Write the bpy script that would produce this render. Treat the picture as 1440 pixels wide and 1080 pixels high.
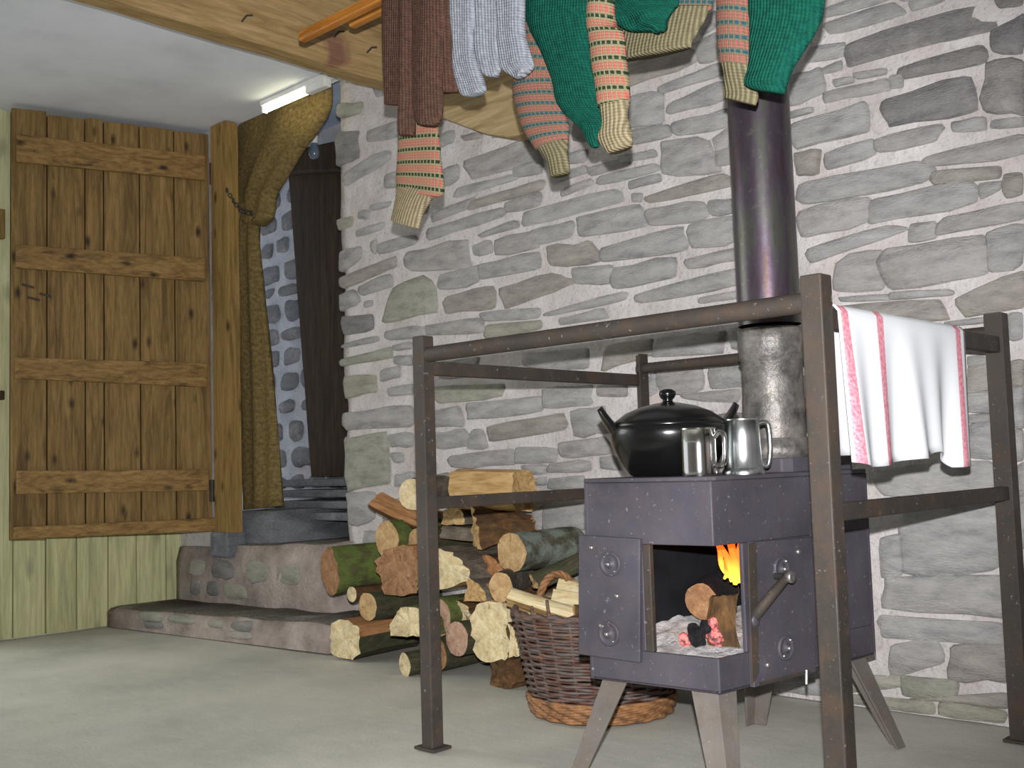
import bpy, bmesh, math, random
import numpy as np
from mathutils import Vector, Matrix, noise as mnoise
random.seed(7)
for o in list(bpy.data.objects): bpy.data.objects.remove(o)
scene = bpy.context.scene
COL = scene.collection

# ------------------------------------------------------------------ camera, world, flash, exposure
f_px, pitch, roll, th, cam_h = 1533.4, .0735, -.0308, .8061, .6773
az = math.pi - th
F = np.array([math.cos(az)*math.cos(pitch), math.sin(az)*math.cos(pitch), math.sin(pitch)])
R = np.cross(F, [0, 0, 1]); R /= np.linalg.norm(R); U = np.cross(R, F)
R, U = math.cos(roll)*R+math.sin(roll)*U, -math.sin(roll)*R+math.cos(roll)*U
CAM = np.array([0, 0, cam_h])
cd = bpy.data.cameras.new('camera'); cam = bpy.data.objects.new('camera', cd); COL.objects.link(cam)
cd.sensor_width = 36; cd.lens = f_px/1440*36; cd.clip_start = .02
cam.matrix_world = Matrix(((R[0], U[0], -F[0], 0), (R[1], U[1], -F[1], 0), (R[2], U[2], -F[2], cam_h), (0, 0, 0, 1)))
scene.camera = cam
world = bpy.data.worlds.new('world'); scene.world = world; world.use_nodes = True
bg = world.node_tree.nodes['Background']; bg.inputs[0].default_value = (.90, .95, 1.0, 1); bg.inputs[1].default_value = .9
ld = bpy.data.lights.new('camera_flash', 'SPOT'); ld.energy = 455; ld.spot_size = math.radians(78); ld.spot_blend = .8; ld.color = (.98, .98, 1); ld.shadow_soft_size = .012
lo = bpy.data.objects.new('camera_flash', ld); COL.objects.link(lo); lo.matrix_world = Matrix.Translation(tuple(CAM+U*.105)) @ cam.matrix_world.to_3x3().to_4x4()
ad = bpy.data.lights.new('doorway_daylight', 'AREA'); ad.shape = 'RECTANGLE'; ad.size = 1.6; ad.size_y = 1.5; ad.energy = 14; ad.color = (.95, 1., .93); ad.spread = math.radians(120)
ao = bpy.data.objects.new('doorway_daylight', ad); COL.objects.link(ao); ao.location = (-5.0, .45, 1.5)
ao.rotation_euler = (Vector((-3.3, 1.0, .0))-Vector(ao.location)).to_track_quat('-Z', 'Y').to_euler()
scene.view_settings.view_transform = 'Standard'; scene.view_settings.look = 'None'
scene.view_settings.exposure = 0.0; scene.view_settings.gamma = 1.0; scene.view_settings.use_curve_mapping = False

# a photograph pixel (1440x1080) turned into a point on a known plane of the room
def ray(x, y): return F + R*(x-720)/f_px - U*(y-540)/f_px
def onz(x, y, z=0.): d = ray(x, y); return CAM + d*(z-cam_h)/d[2]
def onx(x, y, X): d = ray(x, y); return CAM + d*X/d[0]
def ony(x, y, Y): d = ray(x, y); return CAM + d*Y/d[1]
def onpl(x, y, P, n): d = ray(x, y); return CAM + d*(np.dot(np.asarray(P)-CAM, n)/np.dot(d, n))
def atd(x, y, dep): return CAM + ray(x, y)*dep
def pj(P): d = np.asarray(P)-CAM; k = d@F; return (720+f_px*(d@R)/k, 540-f_px*(d@U)/k, k)

# ------------------------------------------------------------------ materials
def srgb(c):
    return tuple(((v/255)/12.92 if v/255 <= .04045 else ((v/255+.055)/1.055)**2.4) for v in c)+(1,)
class NT:
    def __init__(s, name):
        s.m = bpy.data.materials.new(name); s.m.use_nodes = True; s.t = s.m.node_tree; s.n = s.t.nodes
        s.b = s.n['Principled BSDF']
    def new(s, ty, **kw):
        n = s.n.new(ty)
        for k, v in kw.items():
            if isinstance(k, str) and hasattr(n, k): setattr(n, k, v)
        return n
    def link(s, a, b): s.t.links.new(a, b)
    def coord(s, which='pos'):
        if which == 'pos': return s.new('ShaderNodeNewGeometry').outputs['Position']
        return s.new('ShaderNodeTexCoord').outputs[{'obj': 'Object', 'uv': 'UV', 'gen': 'Generated'}[which]]
    def mapping(s, v, scale=(1, 1, 1), loc=(0, 0, 0), rot=(0, 0, 0)):
        n = s.new('ShaderNodeMapping'); s.link(v, n.inputs[0]); n.inputs['Scale'].default_value = scale
        n.inputs['Location'].default_value = loc; n.inputs['Rotation'].default_value = rot; return n.outputs[0]
    def noise(s, v, scale, detail=4, rough=.55, dist=0):
        n = s.new('ShaderNodeTexNoise'); s.link(v, n.inputs['Vector']); n.inputs['Scale'].default_value = scale
        n.inputs['Detail'].default_value = detail; n.inputs['Roughness'].default_value = rough; n.inputs['Distortion'].default_value = dist
        return n.outputs['Fac']
    def ramp(s, fac, stops, interp='LINEAR'):
        n = s.new('ShaderNodeValToRGB'); s.link(fac, n.inputs[0]); cr = n.color_ramp; cr.interpolation = interp
        while len(cr.elements) < len(stops): cr.elements.new(.5)
        for e, (p, c) in zip(cr.elements, stops):
            e.position = p; e.color = c if len(c) == 4 else srgb(c)
        return n.outputs[0]
    def mix(s, fac, a, b, mode='MIX'):
        n = s.new('ShaderNodeMix'); n.data_type = 'RGBA'; n.blend_type = mode
        for i, v in ((0, fac), (6, a), (7, b)):
            if isinstance(v, (int, float)): n.inputs[i].default_value = v
            elif isinstance(v, tuple): n.inputs[i].default_value = v if len(v) == 4 else srgb(v)
            else: s.link(v, n.inputs[i])
        return n.outputs[2]
    def math(s, op, a, b=0.):
        n = s.new('ShaderNodeMath'); n.operation = op
        for i, v in enumerate((a, b)):
            if isinstance(v, (int, float)): n.inputs[i].default_value = v
            else: s.link(v, n.inputs[i])
        return n.outputs[0]
    def sep(s, v):
        n = s.new('ShaderNodeSeparateXYZ'); s.link(v, n.inputs[0]); return n.outputs
    def rand(s): return s.new('ShaderNodeObjectInfo').outputs['Random']
    def bump(s, h, strength=.3, dist=.01):
        n = s.new('ShaderNodeBump'); s.link(h, n.inputs['Height']); n.inputs['Strength'].default_value = strength
        n.inputs['Distance'].default_value = dist; s.link(n.outputs[0], s.b.inputs['Normal'])
    def col(s, c):
        if isinstance(c, tuple): s.b.inputs['Base Color'].default_value = c if len(c) == 4 else srgb(c)
        else: s.link(c, s.b.inputs['Base Color'])
    def set(s, rough=None, metal=None, spec=None):
        for k, v in (('Roughness', rough), ('Metallic', metal), ('Specular IOR Level', spec)):
            if v is None: continue
            if isinstance(v, (int, float)): s.b.inputs[k].default_value = v
            else: s.link(v, s.b.inputs[k])
        return s

def m_stone(name, a, b, c, tint=.5):
    t = NT(name); p = t.coord(); r = t.rand()
    n1 = t.noise(t.mapping(p, (1, 1, 3.2)), 9, 6, .65); n2 = t.noise(t.mapping(p, (3, 3, 11)), 26, 5, .7)
    base = t.ramp(r, [(0, a), (.35, b), (.7, c), (1, a)])
    k = t.mix(1., base, t.ramp(n1, [(.25, (168, 168, 172)), (.5, (226, 225, 224)), (.75, (255, 255, 255))]), 'MULTIPLY')
    k = t.mix(t.math('MULTIPLY', t.ramp(n2, [(.42, (0, 0, 0, 1)), (.7, (1, 1, 1, 1))]), .3), k, (196, 192, 190))
    n3 = t.noise(p, 5.5, 5, .7)
    k = t.mix(t.math('MULTIPLY', t.ramp(n3, [(.58, (0, 0, 0, 1)), (.72, (1, 1, 1, 1))]), .35), k, (146, 142, 132))
    n4 = t.noise(p, 4., 6, .72)
    k = t.mix(t.math('MULTIPLY', t.ramp(n4, [(.54, (0, 0, 0, 1)), (.7, (1, 1, 1, 1))]), .5), k, (208, 200, 197))
    t.col(k); t.set(.85, spec=.25); t.bump(t.math('ADD', n1, n2), .7, .016); return t.m
def m_mortar(name, a, b, c):
    t = NT(name); p = t.coord(); n1 = t.noise(p, 7, 5, .6); n2 = t.noise(p, 70, 4, .7)
    k = t.ramp(n1, [(.3, a), (.5, b), (.7, c)])
    k = t.mix(t.math('MULTIPLY', t.ramp(n2, [(.3, (1, 1, 1, 1)), (.45, (0, 0, 0, 1))]), .4), k, (128, 118, 112))
    n3 = t.noise(p, 3.2, 3, .5)
    k = t.mix(t.math('MULTIPLY', t.ramp(n3, [(.62, (0, 0, 0, 1)), (.75, (1, 1, 1, 1))]), .35), k, (196, 168, 158))
    t.col(k); t.set(.95, spec=.1); t.bump(t.math('ADD', t.math('MULTIPLY', n1, 2.), n2), .7, .012); return t.m
def m_wood(name, dark, mid, light, axis=2, scale=1., knots=.5, rough=.7, spots=True):
    t = NT(name); p = t.coord('obj'); r = t.rand()
    off = t.new('ShaderNodeVectorMath'); off.operation = 'ADD'; t.link(p, off.inputs[0])
    cx = t.new('ShaderNodeCombineXYZ'); t.link(t.math('MULTIPLY', r, 9.), cx.inputs[0]); t.link(t.math('MULTIPLY', r, 5.), cx.inputs[2]); t.link(cx.outputs[0], off.inputs[1])
    sc = [14*scale]*3; sc[axis] = 1.1*scale
    v = t.mapping(off.outputs[0], tuple(sc))
    n = t.noise(v, 2.2, 5, .65, 1.2); g = t.noise(v, 9, 3, .7)
    k = t.ramp(n, [(.28, dark), (.5, mid), (.72, light)])
    k = t.mix(t.math('MULTIPLY', t.ramp(g, [(.35, (1, 1, 1, 1)), (.55, (0, 0, 0, 1))]), .45), k, dark)
    if spots:
        sc2 = [1.]*3; sc2[axis] = .45
        w = t.new('ShaderNodeTexVoronoi'); t.link(t.mapping(off.outputs[0], tuple(x*13*scale for x in sc2)), w.inputs['Vector']); w.inputs['Scale'].default_value = 1.
        kn = t.ramp(t.math('ADD', w.outputs['Distance'], t.math('MULTIPLY', g, .12)), [(.12, (1, 1, 1, 1)), (.27, (0, 0, 0, 1))])
        k = t.mix(t.math('MULTIPLY', kn, knots), k, tuple(int(x*.45) for x in dark))
    k = t.mix(.35, k, t.ramp(r, [(0, (105, 105, 105)), (1, (165, 165, 165))]), 'OVERLAY')
    t.col(k); t.set(rough, spec=.3); t.bump(t.math('ADD', n, g), .35, .004); return t.m
def m_plain(name, c, rough=.6, metal=0., var=.25, scale=12, bump=.15, spec=.4, dark=None):
    t = NT(name); p = t.coord(); n = t.noise(p, scale, 5, .65)
    d = dark or tuple(int(x*(1-var)) for x in c); l = tuple(min(255, int(x*(1+var*.6))) for x in c)
    t.col(t.ramp(n, [(.3, d), (.5, c), (.72, l)])); t.set(rough, metal, spec)
    if bump: t.bump(t.noise(p, scale*5, 4, .7), bump, .004)
    return t.m
def m_bark(name, a, b, patch=None, amt=.5):
    t = NT(name); p = t.coord('obj'); n = t.noise(t.mapping(p, (1, 1, .35)), 45, 5, .7); n2 = t.noise(p, 14, 4, .6)
    k = t.ramp(n, [(.3, a), (.65, b)])
    if patch: k = t.mix(t.math('MULTIPLY', t.ramp(n2, [(.42, (0, 0, 0, 1)), (.56, (1, 1, 1, 1))]), amt), k, patch)
    t.col(k); t.set(.95, spec=.15); t.bump(n, .9, .012); return t.m
def m_cut(name, a, b, c):
    t = NT(name); uv = t.coord('uv'); s = t.sep(uv)
    d = t.math('SQRT', t.math('ADD', t.math('MULTIPLY', s[0], s[0]), t.math('MULTIPLY', s[1], s[1])))
    d = t.math('ADD', d, t.math('MULTIPLY', t.noise(uv, 9, 2), .05))
    ring = t.math('SINE', t.math('MULTIPLY', d, 480.)); n = t.noise(uv, 30, 5, .7)
    k = t.ramp(n, [(.3, a), (.5, b), (.72, c)])
    k = t.mix(t.math('MULTIPLY', t.math('ADD', ring, 1.), .10), k, a)
    at_ = t.math('ARCTAN2', s[1], s[0]); cx_ = t.new('ShaderNodeCombineXYZ'); t.link(t.math('MULTIPLY', at_, 2.2), cx_.inputs[0]); t.link(t.math('MULTIPLY', t.rand(), 20.), cx_.inputs[1]); t.link(t.math('MULTIPLY', d, 8.), cx_.inputs[2])
    ck = t.noise(cx_.outputs[0], 3.2, 2, .5); k = t.mix(t.math('MULTIPLY', t.ramp(ck, [(.30, (1, 1, 1, 1)), (.36, (0, 0, 0, 1))]), .55), k, tuple(int(x*.5) for x in a))
    st = t.noise(t.coord('obj'), 22, 4, .6); k = t.mix(t.math('MULTIPLY', t.ramp(st, [(.5, (0, 0, 0, 1)), (.68, (1, 1, 1, 1))]), .45), k, tuple(int(x*.82) for x in a))
    t.col(k); t.set(.85, spec=.2); t.bump(t.math('ADD', n, st), .7, .008); return t.m
def m_split(name, a, b, c):
    t = NT(name); p = t.coord('obj'); n = t.noise(t.mapping(p, (30, 30, 3)), 2.2, 5, .65, .6); n2 = t.noise(p, 16, 4)
    k = t.ramp(n, [(.3, a), (.5, b), (.72, c)]); k = t.mix(t.math('MULTIPLY', t.ramp(n2, [(.5, (0, 0, 0, 1)), (.7, (1, 1, 1, 1))]), .35), k, a)
    t.col(k); t.set(.85, spec=.2); t.bump(n, .6, .006); return t.m
def m_knit(name, c, var=.2, rib=420., ribstr=.5):
    t = NT(name); uv = t.coord('uv'); s = t.sep(uv)
    w = t.math('SINE', t.math('MULTIPLY', s[0], rib)); h = t.math('SINE', t.math('MULTIPLY', s[1], 900.)); n = t.noise(uv, 60, 4, .7); n2 = t.noise(uv, 400, 2)
    k = t.ramp(n, [(.3, tuple(int(x*(1-var)) for x in c)), (.5, c), (.75, tuple(min(255, int(x*(1+var))) for x in c))])
    k = t.mix(t.math('MULTIPLY', t.ramp(n2, [(.5, (0, 0, 0, 1)), (.75, (1, 1, 1, 1))]), .22), k, tuple(min(255, int(x*1.5+20)) for x in c))
    k = t.mix(t.math('MULTIPLY', t.math('ADD', w, 1.), .5*ribstr), k, tuple(int(x*.62) for x in c))
    t.col(k); t.set(1., spec=.05); t.bump(t.math('ADD', w, t.math('MULTIPLY', h, .5)), .5, .003); return t.m
def m_fair(name, base, line, dash, per=.034):
    t = NT(name); uv = t.coord('uv'); s = t.sep(uv)
    v = t.math('FRACT', t.math('DIVIDE', s[1], per)); u = t.math('FRACT', t.math('DIVIDE', s[0], .0105)); u2 = t.math('FRACT', t.math('DIVIDE', s[0], .0125))
    ln = t.math('MULTIPLY', t.math('LESS_THAN', v, .24), t.math('GREATER_THAN', u2, .3))
    ds = t.math('MULTIPLY', t.math('MULTIPLY', t.math('GREATER_THAN', v, .38), t.math('LESS_THAN', v, .88)), t.math('GREATER_THAN', u, .34))
    n = t.noise(uv, 300, 2)
    k = t.mix(t.math('MULTIPLY', ds, .85), base, dash); k = t.mix(t.math('MULTIPLY', ln, .92), k, line)
    k = t.mix(.3, k, t.ramp(n, [(.3, (70, 70, 70)), (.7, (190, 190, 190))]), 'OVERLAY')
    w = t.math('SINE', t.math('MULTIPLY', s[0], 1200.)); h = t.math('SINE', t.math('MULTIPLY', s[1], 900.))
    t.col(k); t.set(1., spec=.05); t.bump(t.math('ADD', w, h), .4, .002); return t.m
def m_emit(name, c, e, c2=None):
    t = NT(name)
    if c2:
        z = t.sep(t.coord('gen'))[2]; k = t.ramp(z, [(0, c), (.55, c2), (1, tuple(int(x*.8) for x in c2))]); t.link(k, t.b.inputs['Emission Color']); t.col(k)
    else:
        t.b.inputs['Emission Color'].default_value = srgb(c); t.col(c)
    t.b.inputs['Emission Strength'].default_value = e; t.set(.9); return t.m
def m_iron(name, c, rust, rough=.45, amt=.5, metal=.25):
    t = NT(name); p = t.coord(); n = t.noise(p, 18, 6, .7); n2 = t.noise(p, 90, 4, .7); n3 = t.noise(p, 5, 4)
    k = t.ramp(n3, [(.3, tuple(int(x*.8) for x in c)), (.6, c), (.8, tuple(min(255, int(x*1.2)) for x in c))])
    k = t.mix(t.math('MULTIPLY', t.ramp(n, [(.48, (0, 0, 0, 1)), (.64, (1, 1, 1, 1))]), amt), k, rust)
    k = t.mix(t.math('MULTIPLY', t.ramp(n2, [(.64, (0, 0, 0, 1)), (.7, (1, 1, 1, 1))]), .35), k, (190, 185, 185))
    t.col(k); t.set(t.ramp(n, [(.3, (rough,)*3+(1,)), (.7, (min(1, rough+.3),)*3+(1,))]), metal, .4); t.bump(t.math('ADD', n, n2), .25, .003); return t.m

M = {}
M['stone'] = m_stone('grey_stone', (194, 193, 190), (206, 205, 202), (198, 194, 190))
M['stone_dark'] = m_stone('dark_stone', (156, 154, 150), (162, 158, 154), (150, 149, 149))
M['stone_green'] = m_stone('mossy_stone', (190, 189, 172), (192, 188, 170), (182, 184, 168))
M['stone_warm'] = m_stone('warm_stone', (196, 188, 178), (190, 182, 176), (186, 178, 168))
M['stone_pass'] = m_stone('passage_stone', (122, 128, 136), (132, 136, 142), (126, 130, 134))  # cool passage daylight is put into this stone colour
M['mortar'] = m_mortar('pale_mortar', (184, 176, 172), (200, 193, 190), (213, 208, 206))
M['mortar_pass'] = m_mortar('passage_mortar', (150, 156, 166), (172, 176, 184), (190, 192, 198))  # blue cast of the daylight mixed into the mortar colour
M['step'] = m_mortar('step_render', (128, 118, 110), (160, 148, 140), (182, 170, 160))
M['tread'] = m_stone('step_tread', (104, 98, 84), (112, 106, 92), (100, 98, 90))
M['plank'] = m_wood('green_plank', (176, 175, 132), (210, 208, 162), (224, 221, 182), 2, .6, .35)
M['door'] = m_wood('pine_door', (92, 70, 38), (146, 116, 66), (172, 140, 86), 2, 1., .9)
M['batten'] = m_wood('pine_batten', (90, 67, 36), (152, 119, 68), (176, 143, 88), 1, 1., .95)
M['post'] = m_wood('pine_post', (104, 82, 44), (152, 122, 68), (170, 140, 84), 2, .9, .85)
M['beam'] = m_wood('beam_wood', (150, 118, 70), (190, 160, 108), (206, 180, 130), 1, .8, .3)
M['corbel'] = m_wood('corbel_wood', (150, 124, 84), (186, 162, 118), (204, 184, 142), 0, .6, .12)
M['oldwood'] = m_wood('dark_wood', (38, 28, 18), (66, 50, 32), (84, 66, 44), 2, .8, .5)
M['pole'] = m_wood('varnished_pole', (140, 82, 20), (186, 118, 36), (200, 134, 50), 0, 1., .1, .35)
M['iron'] = m_iron('rusty_iron', (66, 59, 53), (80, 61, 46), .5, .55, .1)
M['stove'] = m_iron('stove_iron', (80, 76, 84), (80, 70, 73), .42, .5, .15)
M['stove_leg'] = m_iron('stove_leg_iron', (112, 105, 98), (98, 85, 75), .6, .6, .0)
M['soot'] = m_plain('soot', (22, 24, 27), .8, 0, .4, 8, .3, .2)
M['steel'] = m_plain('polished_steel', (226, 224, 222), .12, 1., .04, 5, 0)
M['pewter'] = m_plain('pewter', (206, 210, 210), .26, 1., .08, 9, .05)
M['bolt'] = m_plain('bolt_metal', (176, 172, 166), .35, .9, .15, 40, .05)
M['ceramic'] = m_plain('black_pottery', (13, 14, 13), .22, 0, .3, 9, .05, .6)
M['towel'] = None
M['ash'] = m_plain('wood_ash', (206, 204, 202), .98, 0, .25, 30, .8, .1)
M['char'] = m_plain('char', (34, 32, 34), .9, 0, .4, 30, .8, .2)
M['flame'] = m_emit('flame', (255, 178, 60), 2.2, (246, 92, 20))
t = NT('ember'); n_ = t.noise(t.coord('obj'), 90, 4, .7); k_ = t.ramp(n_, [(.38, (40, 30, 30)), (.5, (214, 44, 52)), (.66, (255, 130, 110))])
t.col(t.ramp(n_, [(.4, (60, 56, 56)), (.6, (170, 120, 116))])); t.link(k_, t.b.inputs['Emission Color']); t.b.inputs['Emission Strength'].default_value = .7; t.set(.95); M['ember'] = t.m
M['tube'] = m_emit('lit_tube', (255, 250, 214), 9.)
M['white'] = m_plain('white_plastic', (222, 222, 216), .4, 0, .06, 6, 0)
M['bulb'] = m_plain('grey_bulb', (92, 104, 118), .15, 0, .1, 8, 0, .6)
M['sacking'] = m_knit('sacking', (122, 104, 66), .3, 1500., .25)
M['brown'] = m_knit('brown_wool', (92, 68, 58), .22, 700., .35)
M['grey'] = m_knit('grey_wool', (150, 154, 162), .16, 700., .3)
M['green'] = m_knit('green_wool', (22, 82, 68), .22, 800., .3)
M['cuff'] = m_knit('oatmeal_rib', (160, 146, 116), .12, 620., .75)
M['cuff_olive'] = m_knit('olive_rib', (132, 124, 96), .12, 620., .75)
M['fair_green'] = m_fair('pink_green_knit', (152, 142, 110), (22, 54, 38), (196, 106, 96))
M['fair_blue'] = m_fair('pink_blue_knit', (124, 112, 92), (40, 92, 104), (176, 102, 92), .030)
M['weave'] = None
M['concrete'] = None
# concrete floor
t = NT('concrete'); p = t.coord(); n1 = t.noise(p, 2.2, 6, .6); n2 = t.noise(t.mapping(p, (1, 3, 1), rot=(0, 0, .5)), 9, 5, .7); n3 = t.noise(p, 140, 3)
k = t.ramp(n1, [(.3, (172, 171, 160)), (.5, (192, 190, 178)), (.7, (206, 203, 190))])
k = t.mix(t.math('MULTIPLY', t.ramp(n2, [(.5, (0, 0, 0, 1)), (.72, (1, 1, 1, 1))]), .4), k, (212, 209, 198))
k = t.mix(t.math('MULTIPLY', t.ramp(n3, [(.3, (1, 1, 1, 1)), (.42, (0, 0, 0, 1))]), .3), k, (140, 136, 126))
t.col(k); t.set(.7, spec=.3); t.bump(t.math('ADD', n2, n3), .2, .004); M['concrete'] = t.m
# plaster
M['plaster'] = m_plain('white_plaster', (224, 227, 232), .9, 0, .05, 3, .05, .2)
M['plaster_bluelit'] = m_plain('passage_plaster', (176, 192, 214), .9, 0, .08, 3, .05, .2)  # plaster tinted blue to carry the passage daylight
# flue: heat-blued steel
t = NT('flue_steel'); p = t.coord(); s = t.sep(p); n = t.noise(t.mapping(p, (6, 6, 1.2)), 3, 5, .7); n2 = t.noise(p, 60, 4, .7)
k = t.ramp(n, [(.25, (70, 62, 54)), (.42, (98, 98, 92)), (.55, (92, 80, 94)), (.7, (84, 66, 56))])
k = t.mix(t.math('MULTIPLY', t.ramp(n2, [(.6, (0, 0, 0, 1)), (.7, (1, 1, 1, 1))]), .3), k, (150, 138, 122))
t.col(k); t.set(.36, .75, .5); t.bump(n2, .12, .002); M['flue'] = t.m
t = NT('flue_cement'); p = t.coord(); n = t.noise(p, 16, 5, .7)
t.col(t.ramp(n, [(.34, (74, 74, 72)), (.5, (116, 111, 106)), (.66, (146, 140, 133))])); t.set(.5, .5); t.bump(n, .5, .01); M['flue_low'] = t.m
# basket weave colours
t = NT('wicker'); p = t.coord(); n = t.noise(t.mapping(p, (9, 9, 60)), 1.6, 4, .7)
t.col(t.ramp(n, [(.3, (44, 34, 30)), (.43, (92, 58, 44)), (.52, (88, 86, 84)), (.62, (116, 78, 56)), (.75, (70, 48, 40))])); t.set(.6, spec=.4); M['weave'] = t.m
M['wicker_tan'] = m_plain('tan_wicker', (136, 96, 62), .6, 0, .4, 30, .1)
# towel: white with three red woven bands (uv.x = distance along the bar)
t = NT('towel'); s = t.sep(t.coord('uv')); n = t.noise(t.coord('uv'), 130, 3, .7); fac = None
for c0, w in ((.020, .014), (.163, .014), (.535, .013)):
    b = t.math('LESS_THAN', t.math('ABSOLUTE', t.math('SUBTRACT', s[0], c0)), w)
    fac = b if fac is None else t.math('MAXIMUM', fac, b)
fac = t.math('MULTIPLY', fac, t.ramp(n, [(.35, (.55,)*3+(1,)), (.6, (.95,)*3+(1,))]))
t.col(t.mix(fac, (240, 242, 245), (226, 112, 132))); t.set(.95, spec=.1); M['towel'] = t.m
# split-log woods
M['cut_tan'] = m_cut('cut_tan', (150, 116, 76), (184, 152, 108), (204, 176, 132))
M['cut_pale'] = m_cut('cut_pale', (182, 160, 118), (214, 196, 154), (230, 218, 184))
M['cut_pink'] = m_cut('cut_pink', (146, 112, 92), (176, 144, 120), (192, 164, 142))
M['cut_brown'] = m_cut('cut_brown', (120, 86, 60), (158, 118, 84), (178, 142, 108))
M['split_tan'] = m_split('split_tan', (146, 112, 68), (182, 148, 98), (200, 170, 124))
M['split_brown'] = m_split('split_brown', (132, 88, 52), (168, 120, 78), (186, 142, 100))
M['split_pale'] = m_split('split_pale', (180, 156, 112), (212, 194, 150), (230, 218, 184))
M['bark_moss'] = m_bark('mossy_bark', (66, 70, 42), (94, 92, 60), (100, 116, 58), .8)
M['bark_dark'] = m_bark('dark_bark', (44, 42, 34), (84, 78, 60), (66, 72, 48), .5)
M['bark_brown'] = m_bark('brown_bark', (70, 50, 34), (120, 88, 56), (56, 48, 38), .5)
M['bark_lichen'] = m_bark('lichen_bark', (64, 62, 52), (98, 94, 78), (136, 146, 134), .75)
M['bark_grey'] = m_bark('grey_bark', (86, 78, 68), (130, 120, 106), (70, 64, 56), .5)

# ------------------------------------------------------------------ mesh helpers
def mk(name, verts, faces, mat, parent=None, smooth=False, uvs=None, mats=None, fm=None, loc=None):
    me = bpy.data.meshes.new(name)
    v = [tuple(map(float, p)) for p in verts]
    org = (0, 0, 0)
    if loc is not None: org = tuple(map(float, loc)); v = [(a-org[0], b-org[1], c-org[2]) for a, b, c in v]
    me.from_pydata(v, [], [tuple(q) for q in faces]); me.update()
    for m in (mats or [mat]): me.materials.append(M[m] if isinstance(m, str) else m)
    if fm:
        for p_, i in zip(me.polygons, fm): p_.material_index = i
    if smooth:
        for p_ in me.polygons: p_.use_smooth = True
    if uvs is not None:
        ul = me.uv_layers.new(name='UVMap')
        for l in me.loops: ul.data[l.index].uv = uvs[l.vertex_index]
    bm = bmesh.new(); bm.from_mesh(me); bmesh.ops.recalc_face_normals(bm, faces=bm.faces); bm.to_mesh(me); bm.free()
    o = bpy.data.objects.new(name, me); COL.objects.link(o); o.location = org
    if parent is not None:
        o.parent = parent; o.location = tuple(np.array(org)-np.array(wloc(parent)))
    return o
def wloc(o):
    p = np.array(o.location)
    while o.parent: o = o.parent; p = p+np.array(o.location)
    return p
def empty(name, loc):
    o = bpy.data.objects.new(name, None); COL.objects.link(o); o.location = tuple(map(float, loc)); o.empty_display_size = .05; return o
def tag(o, label, cat, group=None, kind=None):
    o['label'] = label; o['category'] = cat
    if group: o['group'] = group
    if kind: o['kind'] = kind
    return o
def struct(o, label=None):
    o['kind'] = 'structure'
    if label: o['label'] = label
    return o
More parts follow.
